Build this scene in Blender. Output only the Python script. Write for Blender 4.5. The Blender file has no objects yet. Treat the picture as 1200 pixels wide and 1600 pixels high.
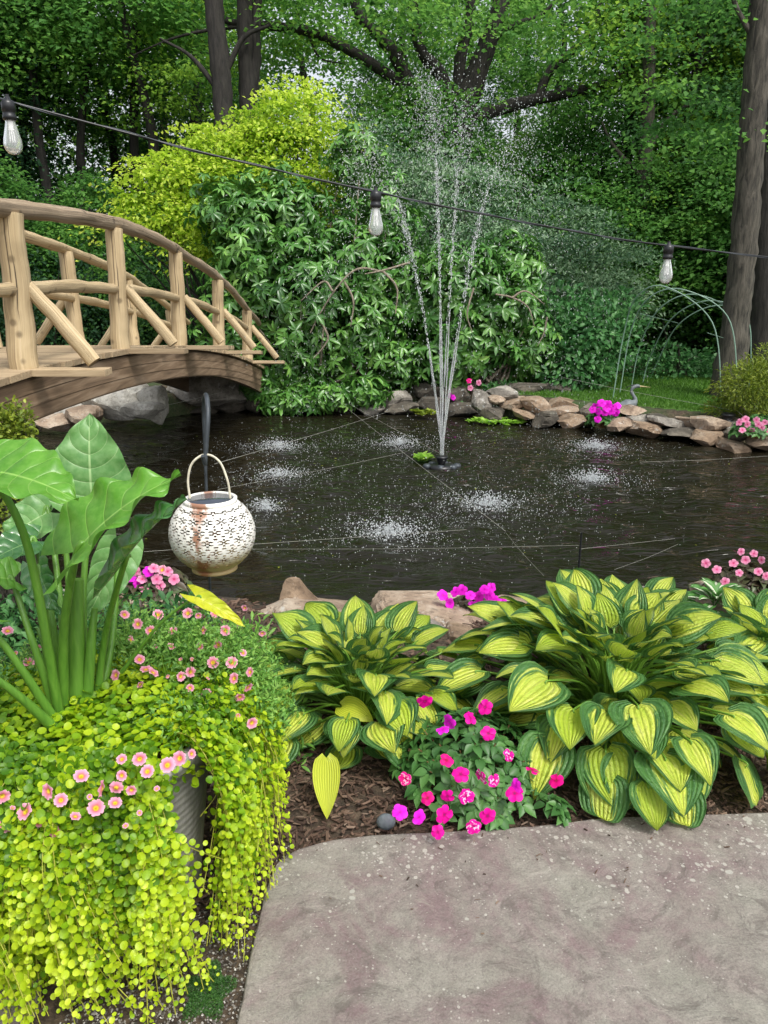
import bpy, bmesh, math, random
import numpy as np
from mathutils import Vector, Matrix, noise as mnoise
R = math.radians
C = bpy.context.scene.collection
rng = np.random.default_rng(7); random.seed(7)
sc = bpy.context.scene
# ------------------------------------------------------------ camera
PITCH = R(16.7); CAMH = 1.65; FPX = 1200.0
cd = bpy.data.cameras.new('camera'); cam = bpy.data.objects.new('camera', cd); C.objects.link(cam)
cam.location = (0, 0, CAMH); cam.rotation_euler = (R(90) - PITCH, 0, 0)
cd.sensor_fit = 'VERTICAL'; cd.sensor_height = 36; cd.lens = 36 * FPX / 1600
cd.clip_start = 0.05; cd.clip_end = 500
sc.camera = cam
# ------------------------------------------------------------ world, sun, exposure
SUN_EL, SUN_AZ = R(56), R(148)      # azimuth clockwise from +Y
w = bpy.data.worlds.new('World'); sc.world = w; w.use_nodes = True
nt = w.node_tree; nt.nodes.clear()
sky = nt.nodes.new('ShaderNodeTexSky'); sky.sky_type = 'NISHITA'; sky.sun_disc = False
sky.sun_elevation = SUN_EL; sky.sun_rotation = SUN_AZ
sky.air_density = 1.0; sky.dust_density = 4.0; sky.ozone_density = 1.0
hs = nt.nodes.new('ShaderNodeHueSaturation'); hs.inputs['Saturation'].default_value = 0.3
bg = nt.nodes.new('ShaderNodeBackground'); bg.inputs['Strength'].default_value = 0.15
wo = nt.nodes.new('ShaderNodeOutputWorld')
nt.links.new(sky.outputs[0], hs.inputs['Color']); nt.links.new(hs.outputs[0], bg.inputs[0]); nt.links.new(bg.outputs[0], wo.inputs[0])
sl = bpy.data.lights.new('sun', 'SUN'); sl.energy = 1.5; sl.angle = R(14); sl.color = (1.0, 0.97, 0.9)
so = bpy.data.objects.new('sun', sl); C.objects.link(so)
sd = Vector((math.sin(SUN_AZ) * math.cos(SUN_EL), math.cos(SUN_AZ) * math.cos(SUN_EL), math.sin(SUN_EL)))
so.rotation_euler = sd.to_track_quat('Z', 'Y').to_euler()
sc.view_settings.view_transform = 'Standard'; sc.view_settings.look = 'None'
sc.view_settings.exposure = 0.75; sc.view_settings.gamma = 1.0; sc.view_settings.use_curve_mapping = False
sc.render.engine = 'CYCLES'
sc.cycles.max_bounces = 8; sc.cycles.transparent_max_bounces = 12

# ------------------------------------------------------------ helpers
def ray(px, py):
    dz = -(py - 800) / FPX
    return (px - 600) / FPX, math.cos(PITCH) + dz * math.sin(PITCH), -math.sin(PITCH) + dz * math.cos(PITCH)
def P(px, py, Y):                     # a photo position at distance Y, as a world point
    x, y, z = ray(px, py); s = Y / y
    return np.array((x * s, Y, CAMH + z * s))
def PZ(px, py, z0):                   # a photo position on the level z0
    x, y, z = ray(px, py); s = (z0 - CAMH) / z
    return np.array((x * s, y * s, z0))
WATER = -0.3

class MB:
    def __init__(s): s.v = []; s.f = []; s.uv = []; s.t = []; s.n = 0
    def add(s, v, f, uv=None, tint=0.5):
        v = np.asarray(v, dtype=np.float32).reshape(-1, 3); f = np.asarray(f, dtype=np.int64)
        s.v.append(v); s.f.append(f + s.n)
        s.uv.append(np.zeros((len(v), 2), np.float32) if uv is None else np.asarray(uv, np.float32).reshape(-1, 2))
        t = np.asarray(tint, np.float32)
        s.t.append(np.full(len(v), float(tint), np.float32) if t.ndim == 0 else t.reshape(-1))
        s.n += len(v); return s
    def mesh(s, name, mat, smooth=True):
        me = bpy.data.meshes.new(name)
        v = np.concatenate(s.v); uv = np.concatenate(s.uv); t = np.concatenate(s.t)
        li = np.concatenate([f.reshape(-1) for f in s.f]); cnt = np.concatenate([np.full(len(f), f.shape[1]) for f in s.f])
        st = np.concatenate([[0], np.cumsum(cnt)[:-1]])
        me.vertices.add(len(v)); me.vertices.foreach_set('co', v.reshape(-1))
        me.loops.add(len(li)); me.loops.foreach_set('vertex_index', li.astype(np.int32))
        me.polygons.add(len(cnt)); me.polygons.foreach_set('loop_start', st.astype(np.int32)); me.polygons.foreach_set('loop_total', cnt.astype(np.int32))
        me.polygons.foreach_set('use_smooth', np.full(len(cnt), smooth))
        ul = me.uv_layers.new(name='UVMap'); ul.data.foreach_set('uv', uv[li].reshape(-1))
        a = me.attributes.new('tint', 'FLOAT', 'POINT'); a.data.foreach_set('value', t)
        me.update(calc_edges=True); me.validate()
        for m in (mat if isinstance(mat, (list, tuple)) else [mat]): me.materials.append(m)
        return me
    def build(s, name, mat, parent=None, smooth=True, loc=None):
        o = bpy.data.objects.new(name, s.mesh(name, mat, smooth)); C.objects.link(o)
        if parent: o.parent = parent
        if loc is not None: o.location = tuple(float(q) for q in loc)
        return o
def tag(o, label=None, cat=None, group=None, kind=None):
    if label: o['label'] = label
    if cat: o['category'] = cat
    if group: o['group'] = group
    if kind: o['kind'] = kind
    return o
def empty(name, loc, label, cat, group=None, rz=0):
    o = bpy.data.objects.new(name, None); o.empty_display_size = .1; C.objects.link(o)
    o.location = tuple(float(q) for q in loc); o.rotation_euler = (0, 0, rz); return tag(o, label, cat, group)
def copy_thing(o, loc=None, rz=None, sc_=None, label=None):
    c = o.copy(); C.objects.link(c)
    if loc is not None: c.location = tuple(float(q) for q in loc)
    if rz is not None: c.rotation_euler = (c.rotation_euler[0], c.rotation_euler[1], rz)
    if sc_ is not None: c.scale = sc_ if hasattr(sc_, '__len__') else (sc_,) * 3
    if label: c['label'] = label
    for ch in o.children:
        d = ch.copy(); C.objects.link(d); d.parent = c
        for g in ch.children:
            e = g.copy(); C.objects.link(e); e.parent = d
    return c
def V(*a): return np.array(a, dtype=float)
def nrm(a):
    a = np.asarray(a, float); return a / (np.linalg.norm(a, axis=-1, keepdims=True) + 1e-9)
def fbm(p, s=1.0, o=3):
    return mnoise.fractal(Vector([float(q) * s for q in p]), 1.0, 2.0, o)

# shapes
def smooth_path(pts, n=8):
    pts = [np.asarray(p, float) for p in pts]
    if len(pts) < 3: 
        return np.array([pts[0] + (pts[1] - pts[0]) * k / n for k in range(n + 1)])
    e = [2 * pts[0] - pts[1]] + pts + [2 * pts[-1] - pts[-2]]; out = []
    for i in range(1, len(e) - 2):
        a, b, c, d = e[i - 1:i + 3]
        for k in range(n):
            t = k / n
            out.append(.5 * (2 * b + (c - a) * t + (2 * a - 5 * b + 4 * c - d) * t * t + (3 * b - a - 3 * c + d) * t ** 3))
    out.append(pts[-1]); return np.array(out)
def tube(mb, path, rad, sides=8, tint=.5, rough=0, flat=None, caps=True, seed=0):
    path = np.asarray(path, float); n = len(path)
    rad = np.full(n, rad) if np.ndim(rad) == 0 else np.interp(np.linspace(0, 1, n), np.linspace(0, 1, len(rad)), rad)
    T = nrm(np.gradient(path, axis=0)); up = V(0, 0, 1) if abs(T[0][2]) < .9 else V(1, 0, 0)
    A = nrm(np.cross(T[0], up)); vs = []; L = 0; uv = []
    for i in range(n):
        A = nrm(A - T[i] * np.dot(A, T[i])); B = np.cross(T[i], A)
        if i: L += np.linalg.norm(path[i] - path[i - 1])
        for k in range(sides):
            a = 2 * math.pi * k / sides; r = rad[i]
            if rough: r *= 1 + rough * fbm((path[i][0] * 2 + math.cos(a) * .8 + seed, path[i][1] * 2 + math.sin(a) * .8, path[i][2] * 2 + L), 1.5, 3)
            vs.append(path[i] + (A * math.cos(a) + B * math.sin(a) * (flat or 1)) * r); uv.append((k / sides, L))
    f = [(i * sides + k, i * sides + (k + 1) % sides, (i + 1) * sides + (k + 1) % sides, (i + 1) * sides + k) for i in range(n - 1) for k in range(sides)]
    mb.add(vs, f, uv, tint)
    if caps:
        for i, r in ((0, 1), (n - 1, 0)):
            idx = [i * sides + k for k in range(sides)]
            ring = [vs[j] for j in idx]; c = path[i]
            fr = [(0, 1 + (k + 1) % sides, 1 + k) if not r else (0, 1 + k, 1 + (k + 1) % sides) for k in range(sides)]
            mb.add([c] + ring, fr, [(.5, L + .5)] * (sides + 1), tint)
def box(mb, c, s, rot=None, tint=.5, bev=0.0):
    bm = bmesh.new(); bmesh.ops.create_cube(bm, size=1)
    bmesh.ops.scale(bm, vec=Vector([float(q) for q in s]), verts=bm.verts)
    if bev: bmesh.ops.bevel(bm, geom=list(bm.edges), offset=bev, segments=2, affect='EDGES', profile=.6)
    if rot is not None: bmesh.ops.transform(bm, matrix=rot, verts=bm.verts)
    v = np.array([p.co[:] for p in bm.verts]) + np.asarray(c)
    bm.verts.index_update()
    for k in (3, 4, 5, 6):
        f = [[q.index for q in fa.verts] for fa in bm.faces if len(fa.verts) == k]
        if f:
            mb.add(v, f, v[:, :2], tint)
    bm.free()
def lathe(mb, prof, c=(0, 0, 0), sides=32, tint=.5):
    vs = []; uv = []; n = len(prof)
    for i, (r, z) in enumerate(prof):
        for k in range(sides):
            a = 2 * math.pi * k / sides; vs.append((c[0] + r * math.cos(a), c[1] + r * math.sin(a), c[2] + z)); uv.append((k / sides, i / (n - 1)))
    f = [(i * sides + k, i * sides + (k + 1) % sides, (i + 1) * sides + (k + 1) % sides, (i + 1) * sides + k) for i in range(n - 1) for k in range(sides)]
    mb.add(vs, f, uv, tint)

# leaf templates: x across, y along, z out of the face
def T_diamond(): return (V([0, 0, 0], [-.5, .45, .1], [.5, .45, .1], [0, 1, -.08]), np.array([(0, 3, 1), (0, 2, 3)]))
def T_long():
    v = V([0, 0, 0], [0, .35, .0], [0, .7, -.05], [0, 1, -.16], [-.42, .33, .1], [-.42, .68, .04], [.42, .33, .1], [.42, .68, .04])
    return v, np.array([(0, 1, 4), (4, 1, 5), (5, 1, 2), (5, 2, 3), (0, 6, 1), (6, 7, 1), (7, 2, 1), (7, 3, 2)])
def T_round(n=8, cup=.18):
    a = np.arange(n) / n * 2 * math.pi
    v = np.concatenate([[[0, .5, 0]], np.stack([.5 * np.sin(a), .5 - .5 * np.cos(a), np.full(n, cup) + .05 * np.cos(2 * a)], 1)])
    return v, np.array([(0, 1 + (k + 1) % n, 1 + k) for k in range(n)])
def T_ovate():
    ts = [0, .12, .3, .5, .72, .9, 1]; ws = [.02, .3, .5, .48, .3, .1, .005]; v = []
    for t, q in zip(ts, ws):
        for u in (-1, 0, 1): v.append((u * q, t, abs(u) * q * .35 - .22 * t * t))
    f = []
    for i in range(6):
        for k in range(2): f.append((i * 3 + k, i * 3 + k + 1, i * 3 + 4 + k, i * 3 + 3 + k))
    return np.array(v), np.array(f)
def leaves(mb, pos, d, up, L, W, tmpl, tint):
    tv, tf = tmpl; pos = np.asarray(pos, float); N = len(pos)
    y = nrm(d); x = nrm(np.cross(y, up)); z = np.cross(x, y)
    L = np.broadcast_to(np.asarray(L, float), (N,)); W = np.broadcast_to(np.asarray(W, float), (N,))
    v = pos[:, None] + x[:, None] * (tv[None, :, 0, None] * W[:, None, None]) + y[:, None] * (tv[None, :, 1, None] * L[:, None, None]) + z[:, None] * (tv[None, :, 2, None] * L[:, None, None])
    K = len(tv); f = (tf[None] + (np.arange(N) * K)[:, None, None]).reshape(-1, tf.shape[1])
    uv = np.broadcast_to(np.stack([tv[:, 0] * 2, tv[:, 1]], 1)[None], (N, K, 2)).reshape(-1, 2)
    mb.add(v.reshape(-1, 3), f, uv, np.repeat(np.broadcast_to(tint, (N,)), K))
def rnd(n, k=3): return rng.normal(size=(n, k))

# ------------------------------------------------------------ materials
def M(name):
    m = bpy.data.materials.new(name); m.use_nodes = True; nt = m.node_tree; b = nt.nodes['Principled BSDF']; return m, nt, b, nt.nodes['Material Output']
def N(nt, t, **k):
    n = nt.nodes.new(t)
    for a, v in k.items():
        if a.startswith('i_'): n.inputs[a[2:].replace('_', ' ')].default_value = v
        else: setattr(n, a, v)
    return n
def ramp(nt, fac, stops, interp='LINEAR'):
    r = nt.nodes.new('ShaderNodeValToRGB'); r.color_ramp.interpolation = interp
    while len(r.color_ramp.elements) < len(stops): r.color_ramp.elements.new(.5)
    for e, (p, c) in zip(r.color_ramp.elements, stops): e.position = p; e.color = (*c, 1)
    nt.links.new(fac, r.inputs[0]); return r.outputs[0]
def noise_n(nt, scale, detail=4, coord='Object', rough=.55, dist=0, vec=None):
    n = N(nt, 'ShaderNodeTexNoise'); n.inputs['Scale'].default_value = scale; n.inputs['Detail'].default_value = detail; n.inputs['Roughness'].default_value = rough; n.inputs['Distortion'].default_value = dist
    if vec is None: tc = N(nt, 'ShaderNodeTexCoord'); vec = tc.outputs[coord]
    nt.links.new(vec, n.inputs['Vector']); return n
def bump(nt, b, h, s=.3, d=.01):
    bn = N(nt, 'ShaderNodeBump'); bn.inputs['Strength'].default_value = s; bn.inputs['Distance'].default_value = d
    nt.links.new(h, bn.inputs['Height']); nt.links.new(bn.outputs[0], b.inputs['Normal']); return bn
def math_n(nt, op, a, b=None, c=None):
    n = N(nt, 'ShaderNodeMath', operation=op)
    for i, q in enumerate((a, b, c)):
        if q is None: continue
        if hasattr(q, 'links') or hasattr(q, 'is_linked'): nt.links.new(q, n.inputs[i])
        else: n.inputs[i].default_value = q
    return n.outputs[0]
def mix(nt, f, a, b, mode='MIX'):
    n = N(nt, 'ShaderNodeMix', data_type='RGBA', blend_type=mode)
    for s, q in ((0, f), (6, a), (7, b)):
        if hasattr(q, 'is_linked'): nt.links.new(q, n.inputs[s])
        elif s == 0: n.inputs[0].default_value = q
        else: n.inputs[s].default_value = (*q, 1)
    return n.outputs[2]
def tint_of(nt):
    a = N(nt, 'ShaderNodeAttribute', attribute_name='tint'); return a.outputs['Fac']
def add_transl(nt, b, out, col, f=.35, boost=1.3):
    t = N(nt, 'ShaderNodeBsdfTranslucent'); mx = N(nt, 'ShaderNodeMixShader'); mx.inputs[0].default_value = f
    g = N(nt, 'ShaderNodeVectorMath', operation='SCALE'); g.inputs['Scale'].default_value = boost
    nt.links.new(col, g.inputs[0]); nt.links.new(g.outputs[0], t.inputs[0])
    nt.links.new(b.outputs[0], mx.inputs[1]); nt.links.new(t.outputs[0], mx.inputs[2]); nt.links.new(mx.outputs[0], out.inputs[0])
def leaf_mat(name, stops, rough=.45, tr=.35, nscale=1.2, namp=.35, spec=.4):
    m, nt, b, out = M(name)
    n = noise_n(nt, nscale, 2)
    f = math_n(nt, 'MULTIPLY_ADD', math_n(nt, 'SUBTRACT', n.outputs['Fac'], .5), namp * 2, tint_of(nt))
    col = ramp(nt, f, stops); nt.links.new(col, b.inputs['Base Color'])
    b.inputs['Roughness'].default_value = rough; b.inputs['Specular IOR Level'].default_value = spec
    add_transl(nt, b, out, col, tr); return m
def plain(name, col, rough=.6, metal=0, nz=None, spec=.5):
    m, nt, b, out = M(name)
    b.inputs['Roughness'].default_value = rough; b.inputs['Metallic'].default_value = metal; b.inputs['Specular IOR Level'].default_value = spec
    if nz:
        n = noise_n(nt, nz, 5); c = ramp(nt, n.outputs['Fac'], [(.3, tuple(q * .6 for q in col)), (.7, tuple(min(1, q * 1.3) for q in col))])
        nt.links.new(c, b.inputs['Base Color']); bump(nt, b, n.outputs['Fac'], .3, .005)
    else: b.inputs['Base Color'].default_value = (*col, 1)
    return m

def bark_mat(name, c1, c2, sc_=1.0, moss=None):
    m, nt, b, out = M(name); tc = N(nt, 'ShaderNodeTexCoord'); mp = N(nt, 'ShaderNodeMapping'); mp.inputs['Scale'].default_value = (9 * sc_, 9 * sc_, 1.6 * sc_)
    nt.links.new(tc.outputs['Object'], mp.inputs[0]); n = noise_n(nt, 2.2, 6, vec=mp.outputs[0], rough=.65, dist=.4)
    col = ramp(nt, n.outputs['Fac'], [(.35, c1), (.65, c2)])
    if moss:
        n2 = noise_n(nt, 1.4, 4); col = mix(nt, ramp(nt, n2.outputs['Fac'], [(.5, (0, 0, 0)), (.62, (1, 1, 1))]), col, moss)
    nt.links.new(col, b.inputs['Base Color']); b.inputs['Roughness'].default_value = .9
    bump(nt, b, n.outputs['Fac'], .9, .03); return m
MAT = {}
MAT['bark_shaded'] = bark_mat('bark_shaded', (.009, .008, .007), (.034, .03, .025))  # near-black tone: woodland shade put into the bark colour
MAT['bark_mid'] = bark_mat('bark_mid', (.018, .017, .013), (.10, .09, .07))
MAT['bark_pale'] = bark_mat('bark_pale', (.13, .11, .08), (.33, .28, .21), 2)

def wood_mat(name, c1, c2, c3, sc_=1.0):
    m, nt, b, out = M(name); tc = N(nt, 'ShaderNodeTexCoord'); mp = N(nt, 'ShaderNodeMapping'); mp.inputs['Scale'].default_value = (22 * sc_, 1.1 * sc_, 1)
    nt.links.new(tc.outputs['UV'], mp.inputs[0]); n = noise_n(nt, 1.0, 6, vec=mp.outputs[0], rough=.6, dist=.8)
    big = noise_n(nt, 3.0, 3)
    col = ramp(nt, n.outputs['Fac'], [(.28, c1), (.5, c2), (.72, c3)])
    col = mix(nt, ramp(nt, big.outputs['Fac'], [(.4, (0, 0, 0)), (.7, (.5, .5, .5))]), col, tuple(q * .62 for q in c2))
    t = tint_of(nt); col = mix(nt, t, col, tuple(q * .75 for q in c2))
    vo = N(nt, 'ShaderNodeTexNoise'); vo.inputs['Scale'].default_value = 1.3; mp2 = N(nt, 'ShaderNodeMapping'); mp2.inputs['Scale'].default_value = (30 * sc_, .6 * sc_, 1)
    nt.links.new(tc.outputs['UV'], mp2.inputs[0]); nt.links.new(mp2.outputs[0], vo.inputs['Vector'])
    crack = ramp(nt, vo.outputs['Fac'], [(.33, (1, 1, 1)), (.37, (0, 0, 0))]); col = mix(nt, crack, col, tuple(q * .22 for q in c1))
    kv = N(nt, 'ShaderNodeTexVoronoi'); kv.inputs['Scale'].default_value = 7; nt.links.new(tc.outputs['Object'], kv.inputs['Vector']); col = mix(nt, ramp(nt, kv.outputs['Distance'], [(.10, (.75, .75, .75)), (.2, (0, 0, 0))]), col, tuple(q * .5 for q in c1))
    nt.links.new(col, b.inputs['Base Color']); b.inputs['Roughness'].default_value = .8
    bump(nt, b, math_n(nt, 'ADD', n.outputs['Fac'], math_n(nt, 'MULTIPLY', kv.outputs['Distance'], .8)), .8, .010); return m
MAT['log'] = wood_mat('peeled_log', (.27, .19, .10), (.47, .36, .205), (.60, .48, .30))
MAT['log_grey'] = wood_mat('weathered_log', (.17, .125, .08), (.33, .25, .165), (.47, .38, .28))

def plank_mat(name, c1, c2, c3, vec_scale):
    m, nt, b, out = M(name); tc = N(nt, 'ShaderNodeTexCoord'); mp = N(nt, 'ShaderNodeMapping'); mp.inputs['Scale'].default_value = vec_scale
    nt.links.new(tc.outputs['Object'], mp.inputs[0]); n = noise_n(nt, 1.0, 6, vec=mp.outputs[0], rough=.6, dist=.5)
    col = ramp(nt, n.outputs['Fac'], [(.3, c1), (.5, c2), (.7, c3)]); col = mix(nt, tint_of(nt), col, tuple(q * .55 for q in c1))
    nt.links.new(col, b.inputs['Base Color']); b.inputs['Roughness'].default_value = .8; bump(nt, b, n.outputs['Fac'], .4, .004); return m
MAT['deck'] = plank_mat('deck_board', (.25, .175, .10), (.40, .30, .18), (.50, .39, .25), (3, 60, 60))
MAT['beam'] = plank_mat('beam_wood', (.12, .078, .046), (.24, .16, .095), (.36, .26, .17), (30, 1.6, 26))

def rock_mat(name, c1, c2, c3, spot=(.5, .5, .46)):
    m, nt, b, out = M(name); oi = N(nt, 'ShaderNodeObjectInfo'); tc = N(nt, 'ShaderNodeTexCoord')
    ad = N(nt, 'ShaderNodeVectorMath', operation='ADD'); sv = N(nt, 'ShaderNodeVectorMath', operation='SCALE'); sv.inputs['Scale'].default_value = 37
    cx = N(nt, 'ShaderNodeCombineXYZ'); nt.links.new(oi.outputs['Random'], cx.inputs[0]); nt.links.new(oi.outputs['Random'], cx.inputs[1])
    nt.links.new(cx.outputs[0], sv.inputs[0]); nt.links.new(tc.outputs['Object'], ad.inputs[0]); nt.links.new(sv.outputs[0], ad.inputs[1])
    n = noise_n(nt, 3.5, 8, vec=ad.outputs[0], rough=.65, dist=.6); n2 = noise_n(nt, 26, 6, vec=ad.outputs[0], rough=.7)
    col = ramp(nt, n.outputs['Fac'], [(.33, c1), (.5, c2), (.66, c3)])
    col = mix(nt, ramp(nt, n2.outputs['Fac'], [(.35, (.55, .55, .55)), (.5, (0, 0, 0))]), col, tuple(q * .4 for q in c1))
    n3 = noise_n(nt, 11, 4, vec=ad.outputs[0], rough=.7)
    col = mix(nt, ramp(nt, n3.outputs['Fac'], [(.6, (0, 0, 0)), (.68, (.7, .7, .7))]), col, spot)
    nt.links.new(col, b.inputs['Base Color']); b.inputs['Roughness'].default_value = .85
    s = math_n(nt, 'ADD', n.outputs['Fac'], math_n(nt, 'MULTIPLY', n2.outputs['Fac'], .4)); bump(nt, b, s, .9, .02); return m
MAT['rock_tan'] = rock_mat('tan_fieldstone', (.16, .11, .075), (.30, .225, .16), (.42, .35, .27))
MAT['rock_grey'] = rock_mat('grey_fieldstone', (.10, .09, .075), (.22, .20, .17), (.38, .35, .30))
MAT['rock_rust'] = rock_mat('rusty_fieldstone', (.12, .08, .05), (.24, .17, .11), (.34, .27, .2), (.42, .38, .32))
MAT['rock_pale_lit'] = rock_mat('pale_lit_boulder', (.22, .21, .18), (.40, .38, .33), (.58, .56, .50), (.6, .6, .55))  # pale stone, brightened so light on the boulders is in the colour
MAT['rock_dark'] = rock_mat('wet_shaded_fieldstone', (.035, .03, .022), (.075, .065, .05), (.15, .13, .1), (.2, .2, .16))  # dark for wet waterline stones; on bank and bridge stones it paints shade

# foliage
MAT['maple'] = leaf_mat('woodland_leaf', [(.05, (.035, .11, .026)), (.4, (.085, .225, .045)), (.75, (.17, .36, .065)), (1, (.28, .47, .08))], nscale=.35, namp=.45, tr=.5, rough=.6, spec=.25)
MAT['maple_y'] = leaf_mat('yellow_green_woodland_leaf', [(.1, (.05, .15, .02)), (.5, (.15, .31, .035)), (.9, (.30, .47, .06))], nscale=.35, namp=.45, tr=.5, rough=.6, spec=.25)  # yellower leaf colour than the plain woodland leaf
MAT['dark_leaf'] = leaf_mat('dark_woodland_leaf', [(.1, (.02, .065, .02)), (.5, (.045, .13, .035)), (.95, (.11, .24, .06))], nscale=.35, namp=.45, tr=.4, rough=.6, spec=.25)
MAT['hemlock'] = leaf_mat('hemlock_needles', [(.1, (.012, .04, .018)), (.6, (.028, .085, .034)), (1, (.06, .14, .05))], nscale=.4, namp=.4, rough=.65, tr=.4, spec=.25)
MAT['gold'] = leaf_mat('golden_maple_leaf', [(.05, (.16, .30, .02)), (.4, (.38, .54, .04)), (.75, (.60, .72, .09)), (1, (.74, .80, .18))], nscale=.9, namp=.3, tr=.5)
MAT['rhodo'] = leaf_mat('rhododendron_leaf', [(.05, (.022, .08, .016)), (.45, (.065, .19, .032)), (.8, (.15, .33, .06)), (1, (.24, .42, .09))], nscale=.7, namp=.3, rough=.32, tr=.2, spec=.6)
MAT['greygreen'] = leaf_mat('small_grey_green_leaf', [(.1, (.06, .14, .07)), (.5, (.16, .29, .14)), (.9, (.34, .47, .29))], nscale=.6, namp=.35, tr=.25)
MAT['viburnum'] = leaf_mat('fresh_green_leaf', [(.1, (.025, .10, .03)), (.5, (.07, .21, .06)), (.9, (.15, .33, .11))], nscale=.8, namp=.35)
MAT['juniper'] = leaf_mat('golden_needles', [(.1, (.07, .12, .012)), (.5, (.18, .25, .025)), (.9, (.36, .42, .05))], nscale=2.5, namp=.3)
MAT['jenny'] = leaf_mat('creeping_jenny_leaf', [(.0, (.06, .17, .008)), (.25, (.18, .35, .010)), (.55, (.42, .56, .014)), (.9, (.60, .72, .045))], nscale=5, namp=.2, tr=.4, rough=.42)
MAT['cali_leaf'] = leaf_mat('calibrachoa_leaf', [(.0, (.05, .15, .025)), (.5, (.15, .34, .055)), (1, (.30, .50, .10))], nscale=8, namp=.2)
MAT['imp_leaf'] = leaf_mat('impatiens_leaf', [(.0, (.02, .07, .018)), (.5, (.06, .17, .04)), (1, (.12, .27, .07))], nscale=8, namp=.2, rough=.42, tr=.22)
MAT['ng_leaf'] = leaf_mat('bronze_impatiens_leaf', [(.0, (.02, .02, .012)), (.5, (.07, .05, .03)), (1, (.08, .13, .05))], nscale=8, namp=.3, rough=.4, tr=.15)
MAT['thyme'] = leaf_mat('thyme_leaf', [(.0, (.02, .07, .015)), (.5, (.05, .15, .03)), (1, (.11, .25, .05))], nscale=10, namp=.3)
MAT['lettuce'] = leaf_mat('water_lettuce_leaf', [(.0, (.1, .25, .02)), (.5, (.25, .48, .05)), (1, (.42, .62, .12))], nscale=5, namp=.2)
MAT['grass'] = leaf_mat('lawn_grass', [(.0, (.04, .12, .012)), (.5, (.08, .20, .022)), (1, (.14, .29, .04))], nscale=1, namp=.3)
MAT['stem'] = plain('green_stem', (.13, .27, .03), .45)
MAT['black'] = plain('black_plastic', (.012, .013, .015), .35)
MAT['iron'] = plain('dark_iron', (.05, .06, .07), .5, .3, 30)

def petal_mat(name, stops, streak=None, tr=.3):
    m, nt, b, out = M(name); tc = N(nt, 'ShaderNodeTexCoord'); sp = N(nt, 'ShaderNodeSeparateXYZ'); nt.links.new(tc.outputs['UV'], sp.inputs[0])
    col = ramp(nt, sp.outputs['Y'], stops)
    if streak:
        oi = N(nt, 'ShaderNodeObjectInfo'); n = noise_n(nt, 5, 2)
        g = math_n(nt, 'MULTIPLY', ramp(nt, n.outputs['Fac'], [(.53, (0, 0, 0)), (.6, (1, 1, 1))]), math_n(nt, 'GREATER_THAN', oi.outputs['Random'], .62))
        col = mix(nt, g, col, streak)
    nt.links.new(col, b.inputs['Base Color']); b.inputs['Roughness'].default_value = .55; b.inputs['Specular IOR Level'].default_value = .2
    add_transl(nt, b, out, col, tr, 1.1); return m
MAT['cali_petal'] = petal_mat('pink_petal_yellow_eye', [(.0, (.45, .3, .01)), (.22, (.75, .55, .03)), (.36, (.62, .18, .15)), (.62, (.82, .27, .42)), (1, (.88, .45, .58))])
MAT['mag_petal'] = petal_mat('magenta_petal', [(.0, (.35, .0, .12)), (.3, (.72, .004, .30)), (1, (.80, .006, .36))], (.85, .55, .75))
MAT['red_petal'] = petal_mat('crimson_pink_petal', [(.0, (.35, .0, .05)), (.3, (.66, .002, .18)), (1, (.78, .005, .26))], (.85, .4, .55))
MAT['pink_petal'] = petal_mat('pale_pink_petal', [(.0, (.6, .02, .15)), (.3, (.82, .22, .42)), (1, (.86, .40, .58))])
MAT['vio_petal'] = petal_mat('violet_pink_petal', [(.0, (.5, .0, .4)), (.3, (.78, .01, .62)), (1, (.85, .03, .72))])

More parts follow.
